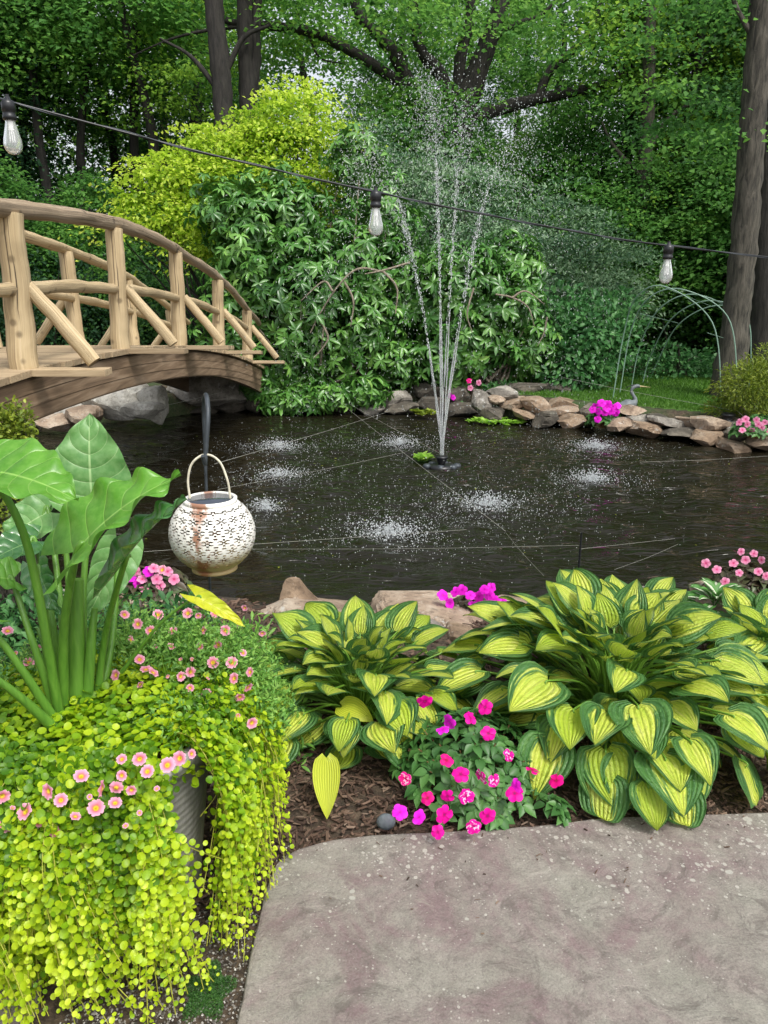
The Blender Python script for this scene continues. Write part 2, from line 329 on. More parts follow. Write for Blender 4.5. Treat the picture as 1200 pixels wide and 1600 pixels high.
def hosta_mat():
    m, nt, b, out = M('variegated_hosta_leaf'); tc = N(nt, 'ShaderNodeTexCoord'); sp = N(nt, 'ShaderNodeSeparateXYZ'); nt.links.new(tc.outputs['UV'], sp.inputs[0])
    u, v = sp.outputs['X'], sp.outputs['Y']; t = tint_of(nt)
    au = math_n(nt, 'ABSOLUTE', u)
    mp = N(nt, 'ShaderNodeMapping'); mp.inputs['Scale'].default_value = (9, 2.2, 1); nt.links.new(tc.outputs['UV'], mp.inputs[0])
    cb = N(nt, 'ShaderNodeCombineXYZ'); nt.links.new(math_n(nt, 'MULTIPLY', t, 91), cb.inputs[2]); va = N(nt, 'ShaderNodeVectorMath', operation='ADD'); nt.links.new(mp.outputs[0], va.inputs[0]); nt.links.new(cb.outputs[0], va.inputs[1])
    n = noise_n(nt, 1.0, 3, vec=va.outputs[0])
    tw = math_n(nt, 'FRACT', math_n(nt, 'MULTIPLY', t, 7.13))
    edge = math_n(nt, 'ADD', math_n(nt, 'MULTIPLY_ADD', n.outputs['Fac'], 1.1, -.18), math_n(nt, 'MULTIPLY', tw, .36))   # half-width of the yellow centre
    cent = ramp(nt, math_n(nt, 'MULTIPLY_ADD', math_n(nt, 'SUBTRACT', edge, au), 6.5, .5), [(.0, (0, 0, 0)), (1, (1, 1, 1))])
    # veins
    vein = math_n(nt, 'ABSOLUTE', math_n(nt, 'SINE', math_n(nt, 'MULTIPLY', u, 17)))
    pk = noise_n(nt, 130, 3)
    yel = ramp(nt, n.outputs['Fac'], [(.3, (.44, .59, .05)), (.55, (.62, .70, .09)), (.8, (.78, .78, .25))])
    lim = math_n(nt, 'GREATER_THAN', tw, .8); yel = mix(nt, math_n(nt, 'MULTIPLY', lim, .5), yel, (.32, .50, .02))
    yel = mix(nt, ramp(nt, pk.outputs['Fac'], [(.3, (.3, .3, .3)), (.5, (0, 0, 0))]), yel, (.33, .42, .04))
    grn = ramp(nt, n.outputs['Fac'], [(.25, (.028, .10, .03)), (.5, (.072, .195, .048)), (.8, (.16, .32, .09))])
    col = mix(nt, cent, grn, yel)
    sh = ramp(nt, vein, [(0, (.16, .16, .16)), (.3, (0, 0, 0))]); col = mix(nt, sh, col, (.07, .16, .02)); bl = noise_n(nt, 3.5, 3); col = mix(nt, ramp(nt, bl.outputs['Fac'], [(.35, (.2, .2, .2)), (.6, (0, 0, 0))]), col, (.10, .24, .05))
    bs = noise_n(nt, 45, 2); spots = math_n(nt, 'MULTIPLY', ramp(nt, bs.outputs['Fac'], [(.76, (0, 0, 0)), (.78, (1, 1, 1))]), cent)
    col = mix(nt, spots, col, (.16, .09, .03))
    nt.links.new(col, b.inputs['Base Color']); b.inputs['Roughness'].default_value = .38; b.inputs['Specular IOR Level'].default_value = .45
    pk2 = noise_n(nt, 60, 3, dist=1.5); h = math_n(nt, 'ADD', vein, math_n(nt, 'MULTIPLY', pk2.outputs['Fac'], 1.8)); bump(nt, b, h, .8, .006)
    add_transl(nt, b, out, col, .28, 1.2); return m
MAT['hosta'] = hosta_mat()
def big_leaf_mat(name, c1, c2, vein_c, rough=.33, spec=.5, tr=.3):
    m, nt, b, out = M(name); tc = N(nt, 'ShaderNodeTexCoord'); sp = N(nt, 'ShaderNodeSeparateXYZ'); nt.links.new(tc.outputs['UV'], sp.inputs[0])
    u, v = sp.outputs['X'], sp.outputs['Y']; au = math_n(nt, 'ABSOLUTE', u)
    ph = math_n(nt, 'MULTIPLY', math_n(nt, 'SUBTRACT', v, math_n(nt, 'MULTIPLY', math_n(nt, 'POWER', au, 1.25), .30)), 19)
    s = math_n(nt, 'ABSOLUTE', math_n(nt, 'SINE', ph))
    side = ramp(nt, s, [(.0, (.75, .75, .75)), (.13, (0, 0, 0))]); mid = ramp(nt, au, [(.015, (1, 1, 1)), (.035, (0, 0, 0))])
    n = noise_n(nt, 9, 4); col = ramp(nt, n.outputs['Fac'], [(.35, c1), (.65, c2)])
    fine = noise_n(nt, 60, 4); col = mix(nt, ramp(nt, fine.outputs['Fac'], [(.4, (0, 0, 0)), (.7, (.3, .3, .3))]), col, vein_c)
    col = mix(nt, side, col, vein_c); col = mix(nt, mid, col, vein_c)
    nt.links.new(col, b.inputs['Base Color']); b.inputs['Roughness'].default_value = rough; b.inputs['Specular IOR Level'].default_value = spec
    bump(nt, b, math_n(nt, 'ADD', math_n(nt, 'POWER', s, .5), math_n(nt, 'MULTIPLY', n.outputs['Fac'], 1.5)), .4, .009); add_transl(nt, b, out, col, tr, 1.25); return m
MAT['ear'] = big_leaf_mat('elephant_ear_leaf', (.075, .24, .02), (.12, .33, .03), (.26, .48, .10))
MAT['ear_sheen'] = big_leaf_mat('sheen_elephant_ear_leaf', (.10, .26, .07), (.15, .34, .09), (.36, .55, .24), .4)  # paler copy of the leaf, backlit sheen put into its colour
MAT['ear_dark'] = big_leaf_mat('dark_elephant_ear_leaf', (.03, .12, .03), (.05, .17, .04), (.15, .30, .10), .22, .8, .2)
MAT['ear_yellow'] = big_leaf_mat('yellowing_elephant_ear_leaf', (.36, .50, .02), (.56, .56, .02), (.62, .62, .1), .4)
m, nt, b, out = M('elephant_ear_stalk'); tc = N(nt, 'ShaderNodeTexCoord'); mp = N(nt, 'ShaderNodeMapping'); mp.inputs['Scale'].default_value = (90, 90, 5); nt.links.new(tc.outputs['Object'], mp.inputs[0]); n = noise_n(nt, 1, 5, vec=mp.outputs[0]); n2 = noise_n(nt, 5, 3)
col = mix(nt, n2.outputs['Fac'], ramp(nt, n.outputs['Fac'], [(.3, (.05, .16, .015)), (.6, (.12, .29, .03)), (.8, (.2, .38, .06))]), (.10, .22, .03)); nt.links.new(col, b.inputs['Base Color']); b.inputs['Roughness'].default_value = .38; bump(nt, b, n.outputs['Fac'], .5, .004); MAT['ear_stalk'] = m

# ------------------------------------------------------------ setting: terrain
POND = np.array([PZ(*q, WATER)[:2] for q in [(-250, 930), (0, 936), (200, 936), (330, 945), (430, 962), (600, 962), (760, 962), (950, 950), (1090, 940), (1200, 900), (1420, 850), (1500, 760), (1350, 718), (1200, 699), (1120, 688), (1030, 678), (940, 668), (860, 661), (800, 655), (735, 648), (720, 640), (600, 638), (500, 640), (400, 641), (300, 645), (250, 655), (160, 660), (60, 664), (0, 672), (-300, 690)]])
def pond_sd(x, y):   # signed distance, negative inside
    px = np.stack([x, y], -1)[..., None, :]; a = POND; b = np.roll(POND, -1, 0); e = b - a
    t = np.clip(((px - a) * e).sum(-1) / (e * e).sum(-1), 0, 1); d = np.sqrt((((px - a) - t[..., None] * e) ** 2).sum(-1)).min(-1)
    X = x[..., None]; Y = y[..., None]; cr = ((a[:, 1] > Y) != (b[:, 1] > Y)) & (X < (b[:, 0] - a[:, 0]) * (Y - a[:, 1]) / (b[:, 1] - a[:, 1] + 1e-12) + a[:, 0])
    return np.where(cr.sum(-1) % 2 == 1, -d, d)
def nz2(x, y, s, seed=0):
    out = np.zeros_like(x)
    for k, (a, b_, c) in enumerate([(1, .3, 1.1), (-.5, 1.2, 2.3), (.8, -.9, .4), (1.9, 1.3, 3.7), (-2.1, 1.7, 5.1)]):
        out += np.sin((x * a + y * b_) * s + c + seed) / (1 + .5 * k)
    return out / 3
def terr(x, y):
    d = pond_sd(x, y)
    z = 0.03 * nz2(x, y, 1.3) * np.clip((y - 2.6) / 2, 0, 1)
    z = z + np.clip((y - 15) / 30, 0, 1) ** 1.2 * 2.2 + np.clip((-x - 6) / 20, 0, 1) * 1.0
    z = z - .17 * np.clip(1 - (d - .1) / .75, 0, 1) * (y < 6)
    return z + (-.9 - z) * np.clip(.35 - d / .35, 0, 1)
def grid_mesh(xs, ys, zf, mat, name):
    X, Y = np.meshgrid(xs, ys); Z = zf(X, Y); v = np.stack([X, Y, Z], -1).reshape(-1, 3); nx = len(xs); ny = len(ys)
    i = np.arange(nx - 1)[None] + np.arange(ny - 1)[:, None] * nx; f = np.stack([i, i + 1, i + nx + 1, i + nx], -1).reshape(-1, 4)
    mb = MB(); mb.add(v, f, v[:, :2]); return mb
m, nt, b, out = M('ground_soil')
n = noise_n(nt, 1.2, 6, rough=.7); n2 = noise_n(nt, 26, 5, rough=.75); n3 = noise_n(nt, .5, 3)
col = ramp(nt, n2.outputs['Fac'], [(.35, (.02, .014, .009)), (.5, (.055, .038, .024)), (.68, (.14, .10, .065))])
gr = ramp(nt, n.outputs['Fac'], [(.42, (0, 0, 0)), (.6, (1, 1, 1))]); geo = N(nt, 'ShaderNodeNewGeometry'); sp = N(nt, 'ShaderNodeSeparateXYZ'); nt.links.new(geo.outputs['Position'], sp.inputs[0])
far = ramp(nt, math_n(nt, 'MULTIPLY_ADD', sp.outputs['Y'], .25, -1.1), [(0, (0, 0, 0)), (1, (.8, .8, .8))])
col = mix(nt, math_n(nt, 'MULTIPLY', gr, far), col, (.03, .07, .015)); nt.links.new(col, b.inputs['Base Color']); b.inputs['Roughness'].default_value = .95
bump(nt, b, n2.outputs['Fac'], .8, .02); MAT['soil'] = m
xs = np.concatenate([np.linspace(-150, -14, 18), np.arange(-13, 13, .16), np.linspace(13.5, 150, 18)])
ys = np.concatenate([np.linspace(-60, -3, 14), np.arange(-2.5, 17, .16), np.linspace(17.5, 200, 30)])
tag(grid_mesh(xs, ys, terr, None, 'ground').build('ground', MAT['soil']), kind='structure')

# lawn behind the wall
m, nt, b, out = M('lawn'); n = noise_n(nt, 1.2, 4); n2 = noise_n(nt, 60, 4)
col = ramp(nt, n.outputs['Fac'], [(.3, (.035, .10, .012)), (.7, (.07, .18, .02))]); nt.links.new(mix(nt, n2.outputs['Fac'], col, (.10, .22, .03)), b.inputs['Base Color']); b.inputs['Roughness'].default_value = .9; bump(nt, b, n2.outputs['Fac'], 1, .03); MAT['lawn'] = m
LX = np.linspace(1.2, 9, 60); LY = np.linspace(9.2, 14.4, 50)
def lawnz(x, y):
    z = terr(x, y); inside = (pond_sd(x, y) > .35) & (((x - 4.6) / 3.2) ** 2 + ((y - 12.0) / 2.3) ** 2 < 1)
    return np.where(inside, z + .02, z - .15)
tag(grid_mesh(LX, LY, lawnz, None, 'lawn').build('lawn', MAT['lawn']), kind='structure')
gx = rng.uniform(1.4, 8.2, 60000); gy = rng.uniform(9.4, 14.2, 60000); k = (pond_sd(gx, gy) > .3) & (((gx - 4.6) / 3.2) ** 2 + ((gy - 12) / 2.3) ** 2 < 1); gx = gx[k]; gy = gy[k]
gp = np.stack([gx, gy, terr(gx, gy) + .015], 1); n_ = len(gp); mb = MB()
leaves(mb, gp, V(0, 0, 1) + rnd(n_) * .35, rnd(n_), rng.uniform(.03, .07, n_), .01, T_diamond(), rng.uniform(.2, .9, n_)); tag(mb.build('lawn_grass', MAT['grass']), 'mown green grass blades on the lawn behind the rock edge', 'grass', kind='stuff')

# pond water with ripples
RINGS = [(PZ(*q, WATER), a) for q, a in [((435, 700), 1.), ((625, 695), 1.), ((930, 700), 1.), ((925, 750), .9), ((760, 790), 1.2), ((610, 835), 1.2), ((435, 745), 1.), ((415, 795), .5)]]
def waterz(x, y):
    z = np.zeros_like(x)
    for k in range(26):
        a = k * 2.399; wl = .16 + .05 * (k % 7) + .01 * k; kx, ky = math.cos(a) * .7, math.sin(a); z += .0019 * np.sin((x * kx + y * ky) * 2 * math.pi / wl + k * 1.7) * (wl / .3)
    for (c, a) in RINGS:
        r = np.hypot(x - c[0], y - c[1]); z += a * .018 * np.sin(r * 2 * math.pi / .21 - 1) * np.exp(-r / .6)
    return WATER + z
m, nt, b, out = M('pond_water'); b.inputs['Base Color'].default_value = (.0105, .009, .005, 1); b.inputs['Roughness'].default_value = .03; b.inputs['IOR'].default_value = 1.38; b.inputs['Specular IOR Level'].default_value = .5
tc = N(nt, 'ShaderNodeTexCoord'); mp = N(nt, 'ShaderNodeMapping'); mp.inputs['Scale'].default_value = (.7, 2.2, 1); nt.links.new(tc.outputs['Object'], mp.inputs[0])
n = noise_n(nt, 5, 3, vec=mp.outputs[0], rough=.5, dist=.8); bump(nt, b, n.outputs['Fac'], .75, .06); MAT['water'] = m
wx = np.linspace(-8.5, 8.5, 620); wy = np.linspace(3.9, 13, 420)
mb = grid_mesh(wx, wy, waterz, None, 'pond_water'); tag(mb.build('pond_water', MAT['water']), kind='structure')

# ------------------------------------------------------------ flagstones
def slab(name, outline, z0, z1, mat, label, seed):
    o = smooth_path(list(outline) + [outline[0]], 10)[:-1]; cen = o.mean(0); n = len(o)
    o = np.array([p + nrm(p - cen) * .006 * fbm((p[0] * 9 + seed, p[1] * 9, 0), 1, 3) for p in o])
    rings = [(0, z0), (0, z1 - .008), (.004, z1 - .002), (.012, z1)]; vs = []; 
    for off, z in rings: vs += [np.append(p - nrm(p - cen) * off, z) for p in o]
    mb = MB(); f = [(i * n + k, i * n + (k + 1) % n, (i + 1) * n + (k + 1) % n, (i + 1) * n + k) for i in range(3) for k in range(n)]
    mb.add(vs, f); mb.add([np.append(cen, z1)] + vs[-n:], [(0, 1 + k, 1 + (k + 1) % n) for k in range(n)])
    ob = mb.build(name, mat, smooth=False); return tag(ob, label, 'flagstone')
m, nt, b, out = M('bluestone_slab')
n = noise_n(nt, 2.6, 6, rough=.6, dist=1.0); n2 = noise_n(nt, 5.5, 7, rough=.7, dist=.5); fine = noise_n(nt, 220, 3, rough=.7); med = noise_n(nt, 24, 6, rough=.75)
base = ramp(nt, n.outputs['Fac'], [(.36, (.255, .245, .205)), (.46, (.24, .21, .185)), (.55, (.21, .15, .15)), (.66, (.27, .25, .215))])
base = mix(nt, ramp(nt, n2.outputs['Fac'], [(.42, (0, 0, 0)), (.6, (.6, .6, .6))]), base, (.33, .315, .27))
base = mix(nt, ramp(nt, med.outputs['Fac'], [(.3, (.5, .5, .5)), (.55, (0, 0, 0))]), base, (.14, .125, .11))
base = mix(nt, ramp(nt, fine.outputs['Fac'], [(.3, (.45, .45, .45)), (.55, (0, 0, 0)), (.75, (0, 0, 0))]), base, (.07, .06, .055))
base = mix(nt, ramp(nt, fine.outputs['Fac'], [(.6, (0, 0, 0)), (.72, (.4, .4, .4))]), base, (.34, .32, .29))
tc = N(nt, 'ShaderNodeTexCoord'); wv = noise_n(nt, 18, 2)
crk = noise_n(nt, 7, 9, rough=.8, dist=2.0); base = mix(nt, ramp(nt, crk.outputs['Fac'], [(.40, (.6, .6, .6)), (.47, (0, 0, 0)), (.55, (0, 0, 0))]), base, (.115, .10, .088)); base = mix(nt, ramp(nt, crk.outputs['Fac'], [(.56, (0, 0, 0)), (.64, (.5, .5, .5))]), base, (.31, .29, .245))
for scl, thr, cl in ((26, .15, (.42, .41, .36)), (60, .2, (.45, .43, .38)), (120, .2, (.42, .40, .36))):
    vo = N(nt, 'ShaderNodeTexVoronoi'); vo.inputs['Scale'].default_value = scl
    vm = N(nt, 'ShaderNodeVectorMath', operation='ADD'); vs2 = N(nt, 'ShaderNodeVectorMath', operation='SCALE'); vs2.inputs['Scale'].default_value = .02
    nt.links.new(wv.outputs['Color'], vs2.inputs[0]); nt.links.new(tc.outputs['Object'], vm.inputs[0]); nt.links.new(vs2.outputs[0], vm.inputs[1]); nt.links.new(vm.outputs[0], vo.inputs['Vector'])
    sel = N(nt, 'ShaderNodeSeparateColor'); nt.links.new(vo.outputs['Color'], sel.inputs[0])
    rad = math_n(nt, 'MULTIPLY', math_n(nt, 'SUBTRACT', sel.outputs[0], .62), thr * 4.2)
    pn = noise_n(nt, 4.2, 4); sy = N(nt, 'ShaderNodeSeparateXYZ'); nt.links.new(tc.outputs['Object'], sy.inputs[0]); ed = math_n(nt, 'MULTIPLY', math_n(nt, 'MAXIMUM', math_n(nt, 'SUBTRACT', sy.outputs['Y'], 1.6), 0), 2.6); rad = math_n(nt, 'MULTIPLY', rad, math_n(nt, 'ADD', math_n(nt, 'MULTIPLY_ADD', pn.outputs['Fac'], 3.2, -.9), ed))
    msk = ramp(nt, math_n(nt, 'MULTIPLY', math_n(nt, 'SUBTRACT', rad, vo.outputs['Distance']), 12), [(0, (0, 0, 0)), (.7, (.75, .75, .75))])
    base = mix(nt, msk, base, cl)
nt.links.new(base, b.inputs['Base Color']); b.inputs['Roughness'].default_value = .82; b.inputs['Specular IOR Level'].default_value = .35
h = math_n(nt, 'ADD', n2.outputs['Fac'], math_n(nt, 'MULTIPLY', fine.outputs['Fac'], .12)); h = math_n(nt, 'ADD', h, math_n(nt, 'MULTIPLY', med.outputs['Fac'], .35)); h = math_n(nt, 'ADD', h, math_n(nt, 'MULTIPLY', crk.outputs['Fac'], .8)); bump(nt, b, h, .8, .014); MAT['slab'] = m
slab('flagstone', [PZ(*q, .03)[:2] for q in [(428, 1352), (436, 1342), (455, 1330), (480, 1320), (540, 1308), (640, 1300), (740, 1296), (840, 1288), (960, 1276), (1080, 1272), (1240, 1268), (1420, 1270)]] + [V(2.0, 1.7), V(2.05, 1.0), V(1.9, .1), V(1.0, -.1), V(.1, 0), V(-.28, .4), V(-.31, .9)] + [PZ(*q, .03)[:2] for q in [(350, 1660), (372, 1590), (395, 1470), (420, 1375)]], -.03, .03, MAT['slab'], 'large mauve and grey patio flagstone spotted with pale lichen, filling the foreground', 3)
slab('flagstone', [PZ(*q, .02)[:2] for q in [(-300, 1470), (0, 1490), (40, 1495), (62, 1520), (60, 1570), (30, 1590), (-40, 1600), (-300, 1620)]], -.03, .02, MAT['slab'], 'grey flagstone corner showing at the lower left below the creeping jenny', 9)

# ------------------------------------------------------------ rocks
_bm = bmesh.new(); bmesh.ops.create_icosphere(_bm, subdivisions=4, radius=1); _bm.verts.ensure_lookup_table(); IV4 = np.array([v.co[:] for v in _bm.verts]); _bm.verts.index_update(); IF4 = np.array([[v.index for v in f.verts] for f in _bm.faces]); _bm.free()
_bm = bmesh.new(); bmesh.ops.create_icosphere(_bm, subdivisions=3, radius=1); IV3 = np.array([v.co[:] for v in _bm.verts]); _bm.verts.index_update(); IF3 = np.array([[v.index for v in f.verts] for f in _bm.faces]); _bm.free()
def rock(loc, size, mat, label, seed, rz=0, tilt=(0, 0), group=None, hi=True, cuts=13, name='rock', cat='rock', rough=.05, pw=.42, taper=0):
    r = random.Random(seed); v = (IV4 if hi else IV3).copy(); v = np.sign(v) * np.abs(v) ** pw      # boxier
    for k in range(cuts):
        nn = nrm([r.gauss(0, 1), r.gauss(0, 1), r.gauss(0, .8)]); d = r.uniform(.55, .92) * (1.15 if abs(nn[2]) < .5 else .95); q = v @ nn; over = q > d
        v[over] -= np.outer((q[over] - d) * .985, nn)
    v = np.array([p * (1 + rough * fbm((p[0] + seed, p[1], p[2]), 1.3, 4) + rough * .35 * fbm((p[0], p[1] + seed, p[2]), 6, 2)) for p in v])
    if taper: v[:, :2] *= (1 - taper * (v[:, 2:3] * .5 + .5))
    v *= np.array(size) / 2
    mb = MB(); mb.add(v, IF4 if hi else IF3); o = mb.build(name, MAT[mat], smooth=name == 'pebble', loc=loc); o.rotation_euler = (tilt[0], tilt[1], rz)
    me = o.data
    return tag(o, label, cat, group)
def rock_px(x0, x1, y0, y1, Y, mat, label, seed, depth=None, **k):
    c = P((x0 + x1) / 2, (y0 + y1) / 2, Y); a = P(x0, (y0 + y1) / 2, Y); b_ = P(x1, (y0 + y1) / 2, Y); t = P((x0 + x1) / 2, y0, Y); bo = P((x0 + x1) / 2, y1, Y)
    wdt = (b_ - a)[0] * 1.1; h = (t - bo)[2] * 1.12; return rock(c, (wdt, depth or max(.22, wdt * .8), h), mat, label, seed, **k)
# near edge
rock_px(385, 560, 940, 985, 3.85, 'rock_tan', 'broad flat tan ledge stone at the pond edge behind the left hosta', 11, .5, hi=True, cuts=11, rough=.11, pw=.5)
rock_px(418, 514, 908, 966, 4.0, 'rock_rust', 'pointed rusty brown stone sitting on the pond edge ledge', 12, .3, hi=True, cuts=7, taper=.5, pw=.6)
rock_px(555, 765, 946, 990, 3.75, 'rock_tan', 'long flat tan ledge stone between the two hostas below the magenta impatiens', 13, .5, hi=True, cuts=11, rough=.11, pw=.5)
rock_px(648, 702, 975, 1015, 3.45, 'rock_grey', 'small pale stone under the long ledge behind the left hosta', 14, .25, hi=True)
rock_px(700, 760, 985, 1040, 3.4, 'rock_rust', 'brown shaded stone under the long ledge between the hostas', 15, .3, hi=True)
rock_px(1086, 1150, 906, 965, 3.8, 'rock_tan', 'upright tan stone at the pond edge beside the bronze leaved impatiens', 16, .4, hi=True)
rock_px(750, 900, 946, 985, 3.9, 'rock_tan', 'flat tan edge stone hidden behind the top of the large hosta', 17, .5, hi=True, cuts=6, pw=.6)
rock_px(900, 1090, 936, 980, 3.95, 'rock_grey', 'grey flat edge stone behind the large hosta beside the upright tan stone', 18, .5, hi=True, cuts=6, pw=.6)
rock_px(185, 300, 932, 965, 4.0, 'rock_tan', 'flat tan edge stone behind the pink calibrachoa under the rusty lantern', 19, .5, hi=True, cuts=6, pw=.6)
rock_px(60, 190, 930, 970, 4.0, 'rock_grey', 'grey edge stone at the pond behind the elephant ear stalks', 20, .5, hi=True, cuts=6, pw=.6)
rock_px(1150, 1300, 905, 960, 4.0, 'rock_grey', 'grey edge stone behind the bronze leaved impatiens at the right', 21, .5, hi=True, cuts=6)
# far wall on the right
FW = [(738, 765, 612, 643, 11.1, 'rock_grey', 'upright pointed grey stone at the left end of the rock edging'),
 (760, 812, 603, 622, 11.3, 'rock_grey', 'pale grey capstone on top of the left end of the rock edging'),
 (765, 786, 619, 630, 11.1, 'rock_tan', 'thin pale slab wedged under the pale grey capstone'),
 (745, 790, 632, 655, 11.0, 'rock_dark', 'dark wet stone at the waterline beside the upright pointed stone'),
 (780, 822, 622, 642, 11.1, 'rock_rust', 'dull brown stone under the pale capstone behind the water lettuce'),
 (816, 860, 620, 644, 11.0, 'rock_rust', 'angular rusty brown block left of the flat tan slab'),
 (800, 838, 640, 656, 10.9, 'rock_rust', 'low reddish stone just above the water lettuce'),
 (853, 898, 621, 640, 11.1, 'rock_rust', 'orange brown pointed block on top of the middle of the edging'),
 (833, 872, 644, 664, 10.75, 'rock_dark', 'dark mossy stone at the waterline right of the water lettuce'),
 (855, 900, 636, 648, 10.8, 'rock_tan', 'flat tan slab under the orange brown block'),
 (870, 914, 645, 665, 10.6, 'rock_rust', 'rounded rusty stone at the waterline left of the magenta flowers'),
 (905, 935, 630, 658, 10.7, 'rock_dark', 'dark mossy boulder just left of the magenta flowers'),
 (962, 1001, 633, 648, 10.4, 'rock_tan', 'tan flat stone with the heron statue behind it'),
 (948, 996, 652, 671, 10.1, 'rock_tan', 'pale pinkish slab below the magenta flowers at the waterline'),
 (978, 1018, 648, 662, 10.2, 'rock_grey', 'slanting grey slab below the heron stone'),
 (988, 1030, 663, 680, 9.9, 'rock_rust', 'brown waterline slab between the pinkish slab and the long low slab'),
 (1018, 1066, 651, 667, 9.95, 'rock_grey', 'grey stone with a broken edge in the middle right of the edging'),
 (1015, 1040, 646, 654, 10.1, 'rock_dark', 'small dark stone on the lawn edge behind the grey broken stone'),
 (1030, 1088, 668, 682, 9.7, 'rock_dark', 'long low dark slab at the waterline left of the rusty wet stone'),
 (1060, 1094, 651, 667, 9.9, 'rock_tan', 'pale tan stone left of the tall tilted block'),
 (1086, 1132, 648, 676, 9.6, 'rock_tan', 'tall tilted tan block left of the black garden light'),
 (1075, 1130, 676, 694, 9.4, 'rock_rust', 'rusty wet stone at the waterline below the tall tilted block'),
 (1128, 1160, 662, 674, 9.5, 'rock_grey', 'small grey cap stone under the black garden light'),
 (1127, 1170, 672, 690, 9.3, 'rock_dark', 'dark grey block below the small cap stone at the right'),
 (1120, 1172, 688, 701, 9.15, 'rock_rust', 'long reddish waterline slab at the right end of the edging'),
 (1168, 1215, 682, 702, 9.1, 'rock_tan', 'tan wet stone under the pale pink flowers at the right edge')]
for i, (a, b_, c, d, Y, mt, lb) in enumerate(FW):
    rock_px(a - 3, b_ + 3, c - 1, d + 2, Y, mt, lb, 100 + i, .45, rz=random.uniform(-.3, .3), tilt=(random.uniform(-.1, .1), random.uniform(-.12, .12)), cuts=16)
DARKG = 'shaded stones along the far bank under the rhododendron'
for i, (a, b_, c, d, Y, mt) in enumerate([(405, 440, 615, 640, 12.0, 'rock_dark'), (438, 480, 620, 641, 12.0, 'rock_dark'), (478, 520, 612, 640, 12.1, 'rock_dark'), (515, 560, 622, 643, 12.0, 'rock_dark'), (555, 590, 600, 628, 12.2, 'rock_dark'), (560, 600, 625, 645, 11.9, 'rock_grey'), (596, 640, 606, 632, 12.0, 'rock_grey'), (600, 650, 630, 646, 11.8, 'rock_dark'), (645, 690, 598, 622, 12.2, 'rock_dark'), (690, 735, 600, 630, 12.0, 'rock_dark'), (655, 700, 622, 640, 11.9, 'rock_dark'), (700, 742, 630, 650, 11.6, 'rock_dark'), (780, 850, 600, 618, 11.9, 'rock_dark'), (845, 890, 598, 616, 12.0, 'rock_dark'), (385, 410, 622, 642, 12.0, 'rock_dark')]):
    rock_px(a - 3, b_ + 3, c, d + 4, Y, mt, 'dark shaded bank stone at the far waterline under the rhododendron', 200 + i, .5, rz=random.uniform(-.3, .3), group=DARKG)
for i, (a, b_, c, d, Y, mt, lb) in enumerate([(128, 222, 606, 650, 10.9, 'rock_grey', 'large pale grey boulder behind the bridge beam under its arch'), (168, 228, 604, 640, 11.1, 'rock_grey', 'rounded grey boulder behind the largest pale boulder under the bridge'), (95, 132, 628, 648, 10.8, 'rock_grey', 'flat grey stone left of the large boulder under the bridge'), (58, 112, 648, 672, 10.6, 'rock_tan', 'low tan waterline stone at the left under the bridge beam'), (225, 262, 608, 655, 11.0, 'rock_grey', 'mossy upright stone at the dark mouth under the bridge arch'), (198, 250, 634, 655, 10.7, 'rock_grey', 'slanting pale slab at the waterline under the bridge arch'), (105, 150, 640, 660, 10.6, 'rock_tan', 'small tan waterline stone beneath the large boulder under the bridge')]):
    rock_px(a - 4, b_ + 4, c - 4, d + 4, Y - .4, {'rock_grey': 'rock_pale_lit', 'rock_tan': 'rock_tan'}[mt], lb, 300 + i, .5, hi=True, pw=.55)
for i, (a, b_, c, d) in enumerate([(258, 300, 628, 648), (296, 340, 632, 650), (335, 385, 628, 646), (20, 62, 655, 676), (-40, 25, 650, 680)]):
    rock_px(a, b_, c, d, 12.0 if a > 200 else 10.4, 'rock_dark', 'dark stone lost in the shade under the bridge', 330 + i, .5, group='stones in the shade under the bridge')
# pebble
rock(PZ(603, 1284, .035), (.060, .045, .052), 'rock_grey', 'smooth round grey pebble on the mulch at the flagstone edge', 41, cuts=0, hi=True, name='pebble', cat='pebble', rough=.02, pw=1)
m = plain('grey_pebble', (.13, .15, .165), .55, nz=40); bpy.data.objects['pebble'].data.materials[0] = m

# ------------------------------------------------------------ bridge
BR = empty('footbridge', (-2.55, 5.2, 0), 'arched wooden footbridge with peeled log railings crossing the pond at the left', 'footbridge')
def bx_near(y): return -2.16 + .036 * (y - 4.7)
def bz(y): return 1.155 - (y - 5.2) ** 2 / 60
def loc_(p): return np.asarray(p, float) - V(-2.55, 5.2, 0)
Y0, Y1 = -1.6, 12.0; WID = 1.08
def beam(xo):
    ys = np.linspace(Y0, Y1, 60); mb = MB(); vs = []
    for y in ys:
        top = bz(y) - .06; bot = bz(y) - .315 - .10 * max(0, (y - 9.2) / 2.8)
        x = bx_near(y) + xo
        for dx, z in ((-.03, bot), (.03, bot), (.03, top), (-.03, top)): vs.append(loc_((x + dx, y, z)))
    f = [(i * 4 + k, i * 4 + (k + 1) % 4, i * 4 + 4 + (k + 1) % 4, i * 4 + 4 + k) for i in range(59) for k in range(4)]
    mb.add(vs, f); mb.add(vs[:4], [(3, 2, 1, 0)]); mb.add(vs[-4:], [(0, 1, 2, 3)])
    # laminated boards proud of the beam face
    for lay in range(3):
        z0 = .07 + lay * .080
        vv = []
        for y in ys:
            x = bx_near(y) + xo + (.036 + .003 * (lay % 2)) * (1 if xo > -.5 else -1)
            for dz in (z0, z0 + .074): vv.append(loc_((x, y, bz(y) - dz)))
        ff = [(i * 2, i * 2 + 1, i * 2 + 3, i * 2 + 2) for i in range(59)]
        mb.add(vv, ff, tint=.12 * lay)
    return mb
beam(.0).build('beam', MAT['beam'], BR, smooth=False); beam(-WID).build('beam', MAT['beam'], BR, smooth=False)
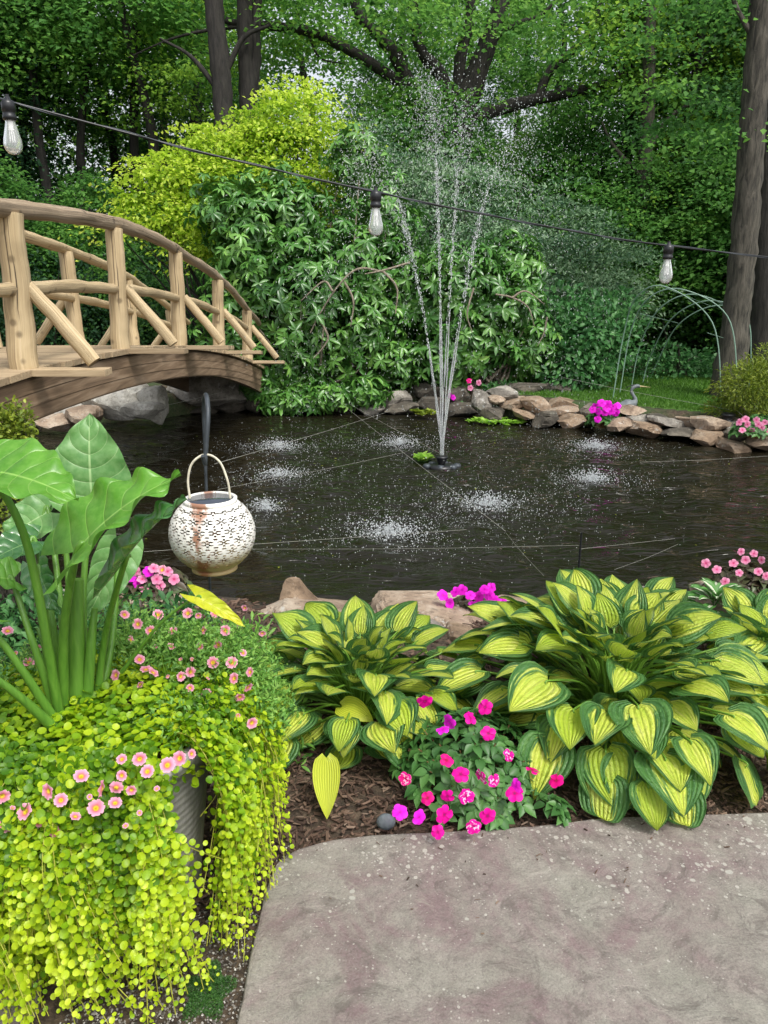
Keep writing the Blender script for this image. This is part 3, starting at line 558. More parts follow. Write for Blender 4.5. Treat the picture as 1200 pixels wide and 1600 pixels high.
POSTY = [-.1, 1.5, 3.1, 4.7, 6.3, 7.9, 9.5, 11.1]
y = Y0; i = 0
while y < Y1:
    wd = .138; yc = y + wd / 2; z = bz(yc); sl = -(yc - 5.2) / 30
    mb = MB(); ext = any(abs(yc - (p + .02)) < .075 for p in POSTY)
    x1 = bx_near(yc) + (.50 if ext else .07 + random.uniform(-.01, .015)); x0 = bx_near(yc) - WID - (.50 if ext else .07)
    rot = Matrix.Rotation(math.atan(sl), 4, 'X')
    box(mb, loc_(((x0 + x1) / 2, yc, z - .022)), (x1 - x0, wd - .007, .042), rot, tint=random.uniform(0, .5), bev=.004)
    mb.build('deck_board', MAT['deck'], BR, smooth=False); y += wd; i += 1
def log(path, rad, name='post', mat='log', seed=0, sides=14, rough=.22, tint=0, flat=None, wob=.010):
    mb = MB(); p = smooth_path(path, 8)
    p = p + np.array([[wob * fbm((seed, k * .25, 1), 1, 2), wob * fbm((seed, k * .25, 9), 1, 2), wob * fbm((seed, k * .25, 5), 1, 2)] for k in range(len(p))])
    tube(mb, [loc_(q) for q in p], rad, sides, tint, rough, flat, True, seed)
    return mb.build(name, MAT[mat], BR)
def railz(y): return 2.085 - (y - 5.7) ** 2 / (37 if y > 5.7 else 34)
for k, y in enumerate(POSTY):
    for side in (0, 1):
        x = bx_near(y) - side * (WID - .05) - .015; z = bz(y); r = .078 if (k == 3 and not side) else .07
        h = railz(y) - z - .03
        lean = (.03 if side == 0 else -.01)
        log([(x, y, z - .0), (x + lean * .5, y, z + .4), (x + lean, y + random.uniform(-.02, .02), z + h)], [r * 1.06, r, r * .96], 'post', 'log', k * 7 + side, 16, .10)
        s = 1 if side == 0 else -1
        log([(x + s * .07, y + .03, z + .47), (x + s * .25, y + .03, z + .25), (x + s * .42, y + .02, z + .03)], [.042, .045, .043], 'brace', 'log', k * 5 + side + 50, 12, .2, tint=.15 * (k % 3), wob=.003)
        if k < len(POSTY) - 1:
            y2 = POSTY[k + 1]; xm = bx_near((y + y2) / 2) - side * (WID - .05) - .01
            log([(x + .01, y + .05, bz(y) + .46), (xm, (y + y2) / 2, (bz(y) + bz(y2)) / 2 + .475), (bx_near(y2) - side * (WID - .05), y2 - .05, bz(y2) + .46)], [.04, .043, .038], 'mid_rail', 'log', k * 3 + side + 80, 12, .2, tint=.2)
for side in (0, 1):
    pts = [(bx_near(q) - side * (WID - .05) + (.015 if side == 0 else -.02), q, railz(q) + .012 * math.sin(q * 2.1 + side)) for q in np.linspace(-1.2, 11.9, 15)]
    log(pts, [.05, .057, .048, .052, .06, .049, .054, .046, .050, .042, .04], 'top_rail', 'log_grey' if side == 0 else 'log', 300 + side, 16, .28, tint=.25)
# stone pads carry both ends
for yy, sd_ in ((-1.75, 401), (12.15, 402)):
    rock((-2.65, yy, .12 if yy < 0 else .05), (1.9, 1.1, .8), 'rock_grey', 'stone abutment under the near end of the footbridge' if yy < 0 else 'stone abutment under the far end of the footbridge', sd_, hi=True, name='abutment_stone')

# ------------------------------------------------------------ fountain
m, nt, b, out = M('water_drop'); b.inputs['Base Color'].default_value = (.93, .96, .97, 1); b.inputs['Roughness'].default_value = .12; b.inputs['IOR'].default_value = 1.33; b.inputs['Transmission Weight'].default_value = .75; MAT['drop'] = m
OV = V([1, 0, 0], [-1, 0, 0], [0, 1, 0], [0, -1, 0], [0, 0, 1], [0, 0, -1]); OF = np.array([(0, 2, 4), (2, 1, 4), (1, 3, 4), (3, 0, 4), (2, 0, 5), (1, 2, 5), (3, 1, 5), (0, 3, 5)])
def dots(mb, p, r, st=None, stretch=1.0):
    p = np.asarray(p, float); n = len(p); r = np.broadcast_to(r, (n,)); d = nrm(st if st is not None else np.tile(V(0, 0, 1), (n, 1))); a = nrm(np.cross(d, V(.3, 1, .1))); b_ = np.cross(d, a)
    v = p[:, None] + (a[:, None] * OV[None, :, 0, None] + b_[:, None] * OV[None, :, 1, None] + d[:, None] * OV[None, :, 2, None] * np.broadcast_to(stretch, (n,))[:, None, None]) * r[:, None, None]
    mb.add(v.reshape(-1, 3), (OF[None] + (np.arange(n) * 6)[:, None, None]).reshape(-1, 3))
NZ = PZ(690, 728, WATER); FT = empty('pond_fountain', NZ, 'fountain nozzle floating in the pond throwing tall jets of water', 'fountain')
mb = MB(); lathe(mb, [(0, .02), (.13, .02), (.15, .0), (.15, -.03), (0, -.03)], sides=28); lathe(mb, [(.0, .0), (.035, .0), (.05, .03), (.055, .06), (.07, .075), (.07, .09), (.0, .092)], (0, 0, .02)); mb.build('nozzle', MAT['black'], FT)
mb = MB(); [lathe(mb, [(0, .03), (.03, .028), (.045, .01), (.045, -.02), (0, -.03)], (.17 * math.cos(a), .1 * math.sin(a), 0), 14) for a in (0, 1.3, 2.2, 3.4, 4.6, 5.5)]; mb.build('float', MAT['iron'], FT)
G = 9.81; spray = MB()
land = [c for c, a in RINGS[:7]] + [NZ + V(-.5, .9, 0), NZ + V(.4, 1.3, 0)]
for j, L_ in enumerate(land):
    dx = (L_ - NZ)[:2] * (.72 if L_[0] > 1.5 else .85); apex = [3.1, 3.45, 3.2, 2.9, 3.15, 3.5, 2.8, 3.75, 3.55][j]; v0 = math.sqrt(2 * G * apex); T_ = 2 * v0 / G; vx = dx / T_
    st = V(.018 * math.cos(j * .8), .018 * math.sin(j * .8), .12)
    def pos(t, vs=0, vr=None): return np.stack([st[0] + vx[0] * t, st[1] + vx[1] * t, st[2] + v0 * t - .5 * G * t * t], -1)
    ts = np.linspace(0, .17 + .02 * (j % 3), 16); mb = MB(); tube(mb, pos(ts), [.004, .006, .007, .004], 6, rough=1.4, seed=j); mb.build('water_jet', MAT['drop'], FT)
    for n_, t0, t1, sp_, r0, stw in ((200, .1, .5, .010, .0058, 3.2), (280, .3, 1.05, .06, .0064, 1.8), (460, .5, 1.8, .17, .0056, 1.6)):
        t = rng.uniform(t0, t1, n_); q = pos(t); q += rnd(n_) * sp_ * (t / t1)[:, None] * V(1, 1, 1.4) * (1.6 if sp_ > .05 else 1)
        vel = np.stack([np.full(n_, vx[0]), np.full(n_, vx[1]), v0 - G * t], -1); dots(spray, q, rng.uniform(.35, 1.0, n_) * r0, vel, stw)
n_ = 4200; a = rng.uniform(0, 6.283, n_); t = rng.uniform(.75, 1.8, n_); rr = 1.05 * t + rng.normal(size=n_) * .3; z = 8.2 * t - .5 * G * t * t
q = np.stack([rr * np.cos(a), rr * np.sin(a), np.maximum(z + rng.normal(size=n_) * .25, .05)], -1); dots(spray, q, rng.uniform(.002, .005, n_), None, 1.6)
tag(spray.build('water_spray', MAT['drop'], FT), kind='stuff')
SP_LB = ['white splash of falling fountain water at the far left near the bridge', 'white splash of fountain water just behind left of the jets', 'white splash at the far right nearest the rock edging', 'small white splash at the right in front of the farthest right one', 'broad white splash in the middle in front of the fountain', 'brightest white splash nearest the viewer', 'white splash left of the fountain beside the lantern handle', 'faint scatter of droplets on the water right beside the rusty lantern']
m, nt, b, out = M('foam'); b.inputs['Base Color'].default_value = (.78, .82, .84, 1); b.inputs['Roughness'].default_value = .3; b.inputs['Transmission Weight'].default_value = .45; b.inputs['IOR'].default_value = 1.33; MAT['foam'] = m
for j, (c, a) in enumerate(RINGS):
    mb = MB(); n_ = int(1500 * a); ang = rng.uniform(0, 6.283, n_); r_ = np.abs(rng.normal(size=n_)) * .36 * a * (1.2 if j in (0, 4) else 1); core = rng.random(n_) < .42; r_ = np.where(core, r_ * .32, r_)
    zz = np.where(core, np.abs(rng.normal(size=n_)) * .045, np.abs(rng.normal(size=n_)) * .012) + .004
    dots(mb, np.stack([r_ * np.cos(ang) * 1.25, r_ * np.sin(ang), zz], -1), rng.uniform(.0018, .0058, n_) * (.8 + .4 * core), rnd(n_) * .6 + V(0, 0, 1), 1.3)
    tag(mb.build('water_splash', MAT['foam'], loc=c), SP_LB[j], 'splash', None if j == 7 else 'splashes where the fountain water lands', 'stuff' if j == 7 else None)
n_ = 2000; ang = rng.uniform(0, 6.283, n_); r_ = rng.uniform(.3, 3.1, n_) ** 1.0; q = np.stack([NZ[0] + r_ * np.cos(ang) * 1.15, NZ[1] + r_ * np.sin(ang), np.full(n_, WATER + .006)], -1)
cx = np.stack([RINGS[5][0], RINGS[4][0]])[rng.integers(0, 2, 1600)]; q2 = cx + np.stack([rng.normal(size=1600) * .6, rng.normal(size=1600) * .42, np.full(1600, .006)], -1); q = np.concatenate([q, q2])
mb = MB(); dots(mb, q, rng.uniform(.0012, .0036, len(q)), rnd(len(q)) * .2 + V(0, 0, 1), 1.0); tag(mb.build('surface_droplets', MAT['foam']), 'tiny white drops and bubbles scattered over the pond surface', 'droplets', kind='stuff')

n_ = 160; q = np.stack([rng.uniform(-3.5, 4, n_), rng.uniform(4.6, 11, n_), np.full(n_, WATER + .007)], -1); q = q[pond_sd(q[:, 0], q[:, 1]) < -.2]; n_ = len(q); mb = MB(); L = rng.uniform(.012, .04, n_); leaves(mb, q, rnd(n_) * V(1, 1, .02), np.tile(V(0, 0, 1), (n_, 1)) + rnd(n_) * .05, L, L * .5, T_diamond(), rng.uniform(.1, 1, n_)); tag(mb.build('floating_leaves', MAT['juniper']), 'fallen leaf bits floating on the pond', 'leaf litter', kind='stuff')
# ------------------------------------------------------------ hanging lantern and its hook
LC = P(332, 832, 2.35); LR = .137
m, nt, b, out = M('rusty_white_enamel'); tc = N(nt, 'ShaderNodeTexCoord'); sp = N(nt, 'ShaderNodeSeparateXYZ'); nt.links.new(tc.outputs['Object'], sp.inputs[0]); n = noise_n(nt, 16, 6, rough=.7); n2 = noise_n(nt, 50, 5, rough=.7)
w_ = ramp(nt, n2.outputs['Fac'], [(.35, (.68, .67, .62)), (.6, (.84, .83, .79))])
zf = math_n(nt, 'MULTIPLY', math_n(nt, 'ADD', sp.outputs['Z'], .03), -13); yel = ramp(nt, math_n(nt, 'ADD', zf, math_n(nt, 'MULTIPLY', n2.outputs['Fac'], .6)), [(.35, (0, 0, 0)), (.95, (.9, .9, .9))]); w_ = mix(nt, yel, w_, (.40, .28, .09))
seam = math_n(nt, 'MULTIPLY', math_n(nt, 'SUBTRACT', .035, math_n(nt, 'ABSOLUTE', math_n(nt, 'SUBTRACT', sp.outputs['X'], math_n(nt, 'MULTIPLY_ADD', n2.outputs['Fac'], .02, -.03)))), 7)
rs = ramp(nt, math_n(nt, 'ADD', n.outputs['Fac'], seam), [(.57, (0, 0, 0)), (.70, (.9, .9, .9))]); w_ = mix(nt, rs, w_, (.27, .10, .04)); w_ = mix(nt, ramp(nt, n2.outputs['Fac'], [(.60, (0, 0, 0)), (.68, (.8, .8, .8))]), w_, (.30, .15, .06))
nt.links.new(w_, b.inputs['Base Color']); b.inputs['Roughness'].default_value = .5; bump(nt, b, n2.outputs['Fac'], .3, .003); MAT['enamel'] = m
LN = empty('hanging_lantern', LC, 'round white pierced metal lantern streaked with rust hanging over the pond edge', 'lantern')
def lantern_shell():
    mb = MB(); nu, nv = 440, 220; th0, th1 = R(36), R(152); us = np.linspace(0, 2 * np.pi, nu, endpoint=False); vs = np.linspace(th0, th1, nv)
    U, Vv = np.meshgrid(us, vs); sq = .94
    p = np.stack([LR * np.sin(Vv) * np.cos(U), LR * np.sin(Vv) * np.sin(U), LR * sq * np.cos(Vv)], -1).reshape(-1, 3)
    # scroll pattern of holes: cells around the globe, each with curls and dots
    cu = U / (2 * np.pi) * 17; cv = (Vv - th0) / (th1 - th0) * 8; row = np.floor(cv); fu = (cu + .5 * (row % 2)) % 1 - .5; fv = cv % 1 - .5; fu2 = fu * np.sin(Vv)
    r = np.hypot(fu2, fv); an = np.arctan2(fv, np.abs(fu2)); cr = np.hypot(np.abs(fu2) - .2, fv)
    hole = ((cr > .075) & (cr < .225) & (np.abs(fu2) > .06) & ~((np.abs(fu2) > .2) & (np.abs(fv) < .08))) | (r < .085) | ((np.abs(fu2) < .07) & (np.abs(np.abs(fv) - .3) < .09)) | (np.hypot(np.abs(fu2) - .44, np.abs(fv) - .4) < .085)
    hole &= (Vv > th0 + .1) & (Vv < th1 - .35)
    i = (np.arange(nu)[None] + np.arange(nv - 1)[:, None] * nu); j = ((np.arange(nu) + 1) % nu)[None] + np.arange(nv - 1)[:, None] * nu
    f = np.stack([i, i + nu, j + nu, j], -1); keep = ~hole[:-1]
    mb.add(p, f[keep]); q = p * .985; f2 = f[keep][:, ::-1]; mb.add(q, f2, tint=.5); return mb
lantern_shell().build('globe', MAT['enamel'], LN)
zt = LR * .94 * math.cos(R(36)); rt = LR * math.sin(R(36)); mb = MB(); lathe(mb, [(rt - .006, zt - .004), (rt + .003, zt - .004), (rt + .004, zt + .011), (rt - .003, zt + .013), (rt - .008, zt + .011), (rt - .006, zt - .004)], sides=48); mb.build('top_collar', MAT['enamel'], LN)
m, nt, b, out = M('solar_glass'); b.inputs['Base Color'].default_value = (.05, .06, .08, 1); b.inputs['Roughness'].default_value = .15; mb = MB(); lathe(mb, [(0, zt + .008), (rt - .009, zt + .008), (rt - .009, zt + .0), (0, zt + .0)], sides=40); mb.build('solar_cap', m, LN)
zb = LR * .94 * math.cos(R(152)); rb = LR * math.sin(R(152)); mb = MB(); lathe(mb, [(rb, zb + .003), (rb + .009, zb - .002), (rb + .009, zb - .010), (rb + .002, zb - .012), (0, zb - .010)], sides=44); mb.build('base_ring', MAT['enamel'], LN)
hp = [V(-rt * .8, 0, zt + .01), V(-rt * .82, .0, zt + .07), V(-rt * .6, 0, zt + .125), V(-.005, 0, zt + .152), V(rt * .45, 0, zt + .13), V(rt * .72, 0, zt + .07), V(rt * .8, 0, zt + .01)]
mb = MB(); tube(mb, smooth_path(hp, 8), .0038, 8); m = plain('cream_wire', (.62, .58, .46), .5, nz=30); mb.build('handle', m, LN)
top = LC + V(0, 0, zt + .144)
HY = LC[1] + .16; HX = LC[0] * HY / LC[1] - .002
HK = empty('shepherd_hook', (HX - .01, HY, .0), 'dark iron shepherd hook pole carrying the rusty white lantern', 'hook')
hb = V(HX - .01, HY, 0); hkp = [V(HX - .035, HY, -.1), V(HX - .02, HY, .6), V(HX - .004, HY, 1.12), V(HX + .004, HY - .01, 1.26), V((HX + LC[0]) / 2 + .008, HY - .07, 1.305), V(LC[0] + .006, LC[1] + .02, 1.255), V(LC[0] - .006, LC[1] + .0, top[2] - .02 + .02), V(LC[0] - .006, LC[1] - .012, top[2] - .018), V(LC[0] - .006, LC[1] - .035, top[2] + .012)]
mb = MB(); tube(mb, smooth_path([q - hb for q in hkp], 9), [.0045, .0045, .006, .0075, .008, .0075, .007, .006], 10); mb.build('hook_pole', MAT['iron'], HK)
mb = MB(); 
for k in range(10): tube(mb, [V(-.006, 0, .1 + k * .035), V(-.006, 0, .117 + k * .035)], .0068, 8)
mb.build('rod_sleeve', MAT['black'], HK)

# ------------------------------------------------------------ string lights
def zcab(px, py, Y): return P(px, py, Y)
A0, A1, A2, A3 = P(-250, 90, 1.9), P(12, 158, 2.05), P(587, 300, 2.35), P(1045, 384, 2.65); A4 = P(1420, 425, 3.0)
SL = empty('string_light_cable', A2, 'black string light cable sagging across the pond view with three bulbs', 'string lights')
mb = MB(); cab = smooth_path([A0, A1, (A1 + A2) / 2 - V(0, 0, .008), A2, (A2 + A3) / 2 - V(0, 0, .008), A3, A4], 10) - A2; tube(mb, cab, .0027, 8); mb.build('cable', MAT['black'], SL)
cab2 = cab + np.stack([np.zeros(len(cab)), .003 * np.cos(np.arange(len(cab)) * .9), .0035 * np.sin(np.arange(len(cab)) * .9)], 1); mb = MB(); tube(mb, cab2, .0014, 6); mb.build('support_wire', MAT['iron'], SL)
m, nt, b, out = M('frosted_bulb'); b.inputs['Base Color'].default_value = (.9, .92, .93, 1); b.inputs['Roughness'].default_value = .18; b.inputs['Transmission Weight'].default_value = .75; b.inputs['IOR'].default_value = 1.15; MAT['bulb'] = m
for k, (a, lb) in enumerate([(A1, 'leftmost string light bulb at the edge of the picture above the bridge'), (A2, 'middle string light bulb hanging left of the fountain jets'), (A3, 'rightmost string light bulb hanging in front of the wire hoops')]):
    t = empty('light_bulb', a, lb, 'light bulb', 'bulbs on the string light cable'); t.scale = (.88, .88, .9)
    mb = MB(); lathe(mb, [(0, .012), (.006, .011), (.008, .004), (.016, 0), (.0185, -.006), (.0185, -.024), (.0165, -.026), (.0165, -.033), (.0185, -.036), (.0185, -.044), (.015, -.047), (0, -.047)], sides=26); tube(mb, [V(0, 0, .008), V(0, 0, .016)], .006, 8); mb.build('socket', MAT['black'], t)
    mb = MB(); lathe(mb, [(.0125, -.046), (.0135, -.055), (.0185, -.075), (.0235, -.095), (.0245, -.108), (.0215, -.12), (.013, -.129), (0, -.132)], sides=28); mb.build('glass', MAT['bulb'], t)
    mb = MB(); [tube(mb, [V(.005 * math.cos(q), .005 * math.sin(q), -.05), V(.008 * math.cos(q), .008 * math.sin(q), -.10)], .0016, 5) for q in np.arange(6) * 1.05]; tube(mb, [V(0, 0, -.046), V(0, 0, -.07)], .008, 10); mb.build('filament_stem', plain('filament_white', (.8, .8, .75), .4), t)

# ------------------------------------------------------------ stake and fishing lines
stk = PZ(903, 905, WATER); tk = P(905, 832, stk[1]); mb = MB(); tube(mb, [V(0, 0, -.5), V(0, 0, tk[2] - stk[2])], .0065, 8); 
for q in range(6): tube(mb, [V(0, 0, .03 + q * .035), V(0, 0, .036 + q * .035)], .010, 8)
tag(mb.build('stake', MAT['black'], loc=stk), 'thin black stake standing in the water behind the large hosta', 'stake')
sx = PZ(560, 655, WATER)
m = plain('nylon_line', (.42, .42, .37), .5); LINES = [((905, 852, stk[1]), (390, 858, 4.9), 'taut pale line from the black stake left towards the rusty lantern'), ((905, 858, stk[1]), (1200, 822, 7.0), 'pale line from the black stake rising to the right edge'), ((225, 862, 4.6), (1200, 792, 8.2), 'long pale line crossing the whole pond behind the stake'), ((335, 725, 5.2), (610, 642, 11.5), 'pale line running from the shepherd hook to the far bank'), ((520, 620, 11.8), (790, 830, 5.6), 'pale line slanting down from the far bank past the fountain'), ((535, 625, 11.8), (700, 715, 8.6), 'second pale line close beside the one slanting past the fountain'), ((340, 765, 5.2), (640, 705, 9.), 'pale line between the lantern and the fountain base'), ((200, 645, 8.), (350, 612, 10.), 'pale line under the bridge arch near the boulders'), ((850, 900, 4.7), (790, 832, 5.6), 'pale line end reaching the near edge beside the stake'), ((1000, 722, 8.4), (1210, 712, 8.2), 'pale line low over the water at the right edge'), ((880, 590, 11), (1140, 640, 9.6), 'pale line above the far rock edging by the heron'), ((1060, 850, 5.5), (960, 890, 4.9), 'short pale line above the top of the large hosta')]
for a, b_, lb in LINES:
    p0, p1 = P(*a), P(*b_); mid = (p0 + p1) / 2 - V(0, 0, .01); mb = MB(); tube(mb, smooth_path([p0 - p0, mid - p0, p1 - p0], 10), .0006 * max(p0[1], p1[1]) / 5, 5, caps=False); tag(mb.build('fishing_line', m, loc=p0), lb, 'line', 'fishing lines stretched over the pond')

# ------------------------------------------------------------ heron statue, garden light, wire hoops
hc = P(985, 648, 10.55); HE = empty('heron_statue', hc, 'grey heron statue with a long bill standing behind the stone edging', 'statue')
m = plain('heron_grey', (.13, .15, .16), .6, nz=12)
mb = MB(); bp = smooth_path([V(-.34, 0, .02), V(-.2, 0, .08), V(-.06, 0, .13), V(.02, 0, .16), V(.045, 0, .21), V(.015, 0, .27), V(-.015, 0, .32), V(.0, 0, .37), V(.05, 0, .395), V(.09, 0, .39)], 6); tube(mb, bp, [.01, .06, .085, .06, .03, .021, .02, .024, .026, .018], 12); mb.build('body', m, HE)
mb = MB(); tube(mb, [V(.08, 0, .392), V(.24, 0, .378)], [.014, .002], 8); mb.build('bill', plain('heron_bill', (.32, .26, .12), .5), HE)
mb = MB(); tube(mb, smooth_path([V(.05, 0, .41), V(-.03, 0, .40), V(-.12, 0, .36)], 4), [.01, .006, .002], 6); mb.build('crest', MAT['black'], HE)
for s in (-1, 1): mb = MB(); tube(mb, [V(-.12, .03 * s, .05), V(-.11, .03 * s, -.55)], .008, 6); mb.build('leg', m, HE)
gl = P(1137, 656, 9.6); mb = MB(); lathe(mb, [(0, .09), (.06, .088), (.085, .07), (.085, .055), (.06, .05), (.055, .0), (.07, -.005), (.07, -.03), (0, -.03)], sides=24); lathe(mb, [(.058, .05), (.06, .005)], sides=8)
tag(mb.build('garden_light', MAT['black'], loc=gl), 'small black garden spotlight sitting on the stones at the right', 'garden light')
HP = empty('wire_hoops', P(1090, 600, 11.5), 'arched green wire hoops forming an open tunnel on the lawn by the big trunk', 'wire hoops'); hp0 = P(1090, 600, 11.5)
m = plain('green_wire', (.16, .26, .2), .45)
for k, (x0, y0, xt, yt, x1, y1, Y) in enumerate([(975, 520, 1040, 448, 1125, 625, 10.6), (985, 520, 1065, 452, 1150, 600, 11.1), (1000, 540, 1085, 460, 1160, 590, 11.7), (1015, 560, 1105, 470, 1172, 570, 12.3), (1025, 570, 1115, 478, 1176, 560, 12.9)]):
    a, t, b_ = P(x0, y0, Y + .6), P(xt, yt, Y), P(x1, y1, Y - .3); mb = MB()
    a2 = V(a[0] - .08, a[1], 0); pth = smooth_path([a2, a, (a + t) / 2 + V(-.12, 0, .18), t, (t + b_) / 2 + V(.22, 0, .28), b_ + V(.0, 0, .1), V(b_[0] + .02, b_[1], 0)], 8) - hp0; tube(mb, pth, .009, 6); mb.build('hoop', m, HP)
mb = MB()
for fr in ((1040, 1115, 450, 480), (1000, 1060, 490, 505), (1105, 1168, 520, 540)):
    tube(mb, [P(fr[0], fr[2], 10.6) - hp0, P(fr[1], fr[3], 12.9) - hp0], .004, 5)
mb.build('cross_wire', m, HP)

# ------------------------------------------------------------ broad single leaves
def blade(mb, A, d, n, L, W, prof, bend=.6, cup=.25, lobe=.12, wav=0, wf=9, roll=0, nu=9, nv=13, tint=.5, foldup=0, ph=0, twist=0, lp=1.3, thin=None):
    d = nrm(d); n = nrm(np.asarray(n, float) - d * np.dot(n, d)); s = np.cross(d, n)
    if roll: s, n = s * math.cos(roll) + n * math.sin(roll), n * math.cos(roll) - s * math.sin(roll)
    us = np.linspace(-1, 1, nu); ts = np.linspace(0, 1, nv); c = np.array(A, float); vs = []; uv = []
    for i, t in enumerate(ts):
        b_ = bend * t ** 1.2; dt = d * math.cos(b_) - n * math.sin(b_); nn = n * math.cos(b_) + d * math.sin(b_)
        if i: c = c + dt * L / (nv - 1)
        ww = np.interp(t, prof[0], prof[1]) * W / 2; sa, na = s, nn
        if twist: a = twist * t; sa, na = s * math.cos(a) + nn * math.sin(a), nn * math.cos(a) - s * math.sin(a)
        for u in us:
            au = abs(u); q = c + sa * u * ww * (1 - .12 * cup * au) + na * (cup * ww * (au ** 1.4) + wav * W * math.sin(t * wf + ph + (1.3 if u > 0 else 0)) * au ** 2 * (.3 + t)) - dt * lobe * L * au ** lp * (1 - t) ** 1.6
            vs.append(q); uv.append((u, t))
    i = np.arange(nu - 1)[None] + np.arange(nv - 1)[:, None] * nu; f = np.stack([i, i + 1, i + nu + 1, i + nu], -1).reshape(-1, 4)
    mb.add(vs, f, uv, tint)
def prof(fn, n=40): t = np.linspace(0, 1, n); return t, fn(t)
HOSTA_P = prof(lambda t: .30 * (1 - t) ** 4 + 1.02 * np.power(np.sin(np.pi * np.clip(t, 0, 1) ** .70), .68) * (1 - .45 * t ** 4) * (t < .9999))
HOSTA_N = prof(lambda t: .12 * (1 - t) ** 4 + np.power(np.sin(np.pi * t ** .85), .95))
EAR_P = prof(lambda t: np.interp(t, [0, .08, .2, .35, .55, .75, .9, 1], [.62, .86, 1.0, .98, .80, .50, .22, .0]))
def hosta(name, c, Rr, H, n, Lr, seed, label, skip=None):
    r = random.Random(seed); t_ = empty(name, c, label, 'hosta'); mb = MB(); st = MB()
    for i in range(n):
        q = ((i + .5) / n) ** .8; az = i * 2.39996 + r.uniform(-.25, .25)
        if skip and skip(az % (2 * math.pi), q): continue
        el = R(np.interp(q, [0, .35, .7, 1], [72, 36, -8, -48]) + r.uniform(-18, 18)); h = V(math.cos(az), math.sin(az), 0)
        L = r.uniform(*Lr) * np.interp(q, [0, .2, .7, 1], [.62, .95, 1.06, 1.08]); W = L * r.uniform(.86, 1.04)
        ra = Rr * np.interp(q, [0, .35, .7, 1], [.08, .36, .62, .74]) * r.uniform(.88, 1.12); za = H * np.interp(q, [0, .35, .7, 1], [.68, .76, .52, .20]) * r.uniform(.92, 1.1)
        if r.random() < .3 and q > .3: ra *= r.uniform(.55, .85); za *= r.uniform(.45, .8)
        A = h * ra + V(0, 0, za); d = h * math.cos(el) + V(0, 0, math.sin(el)); nrm_ = V(0, 0, 1) * math.cos(el) - h * math.sin(el)
        side = V(-h[1], h[0], 0); d = nrm(d + side * r.uniform(-.3, .3))
        blade(mb, A, d, nrm_, L, W, HOSTA_P, bend=r.uniform(.2, .85), cup=r.uniform(-.02, .36), lobe=.15, wav=r.uniform(.015, .04), wf=r.uniform(7, 12), roll=r.uniform(-.4, .4), tint=r.random(), ph=r.uniform(0, 6), twist=r.uniform(-.35, .35), nu=11, nv=15)
        p0 = h * .03 + V(0, 0, .01); pm = h * ra * .45 + V(0, 0, za * .72); tube(st, smooth_path([p0, pm, A - d * .01, A + d * L * .1 - nrm_ * .003], 5), [.006, .005, .0035, .002], 6, caps=False)
    for a_ in mb.v: a_[:, 2] = np.where(a_[:, 2] < .05, .036 + (np.maximum(a_[:, 2], -.2) + .2) * .056, a_[:, 2])
    mb.build('foliage', MAT['hosta'], t_); st.build('petioles', MAT['stem'], t_); return t_, mb
hl, _ = hosta('hosta_plant', (-.10, 2.66, .0), .53, .43, 135, (.105, .16), 5, 'smaller variegated hosta behind the mulch, left of the magenta impatiens', None)
# the bare yellow leaf hanging over the mulch
m2 = MB(); A = P(525, 1178, 2.16) - V(-.07, 2.68, 0); B = P(527, 1268, 2.08) - V(-.07, 2.68, 0); blade(m2, A, B - A, V(0, -1, .55), np.linalg.norm(B - A) * 1.05, .085, HOSTA_P, bend=-.25, cup=.25, lobe=.08, wav=.01, tint=.5)
def yellow_hosta():
    m, nt, b, out = M('yellow_hosta_leaf'); tc = N(nt, 'ShaderNodeTexCoord'); sp = N(nt, 'ShaderNodeSeparateXYZ'); nt.links.new(tc.outputs['UV'], sp.inputs[0]); vein = math_n(nt, 'ABSOLUTE', math_n(nt, 'SINE', math_n(nt, 'MULTIPLY', sp.outputs['X'], 18)))
    col = mix(nt, ramp(nt, vein, [(0, (.9, .9, .9)), (.45, (0, 0, 0))]), (.56, .62, .05), (.30, .44, .03)); nt.links.new(col, b.inputs['Base Color']); b.inputs['Roughness'].default_value = .4; bump(nt, b, vein, .5, .004); add_transl(nt, b, out, col, .3, 1.2); return m
MAT['hosta_y'] = yellow_hosta(); tag(m2.build('leaf', MAT['hosta_y'], hl), 'plain yellow leaf hanging straight down')
m2 = MB(); A = P(570, 1120, 2.42) - V(-.07, 2.68, 0); blade(m2, P(548, 1100, 2.42) - V(-.07, 2.68, 0), V(.9, -.55, .02), V(0, -.5, 1), .13, .09, HOSTA_P, bend=.5, cup=.3, lobe=.13, tint=.5); m2.build('leaf', MAT['hosta_y'], hl)
hosta('hosta_plant', (.87, 2.60, .0), .74, .56, 215, (.12, .195), 23, 'largest variegated hosta, spilling over the flagstone at the right')
hosta('hosta_plant', (1.62, 2.95, .0), .34, .36, 50, (.13, .18), 31, 'hosta clump cut off by the right edge of the picture beside the largest hosta')
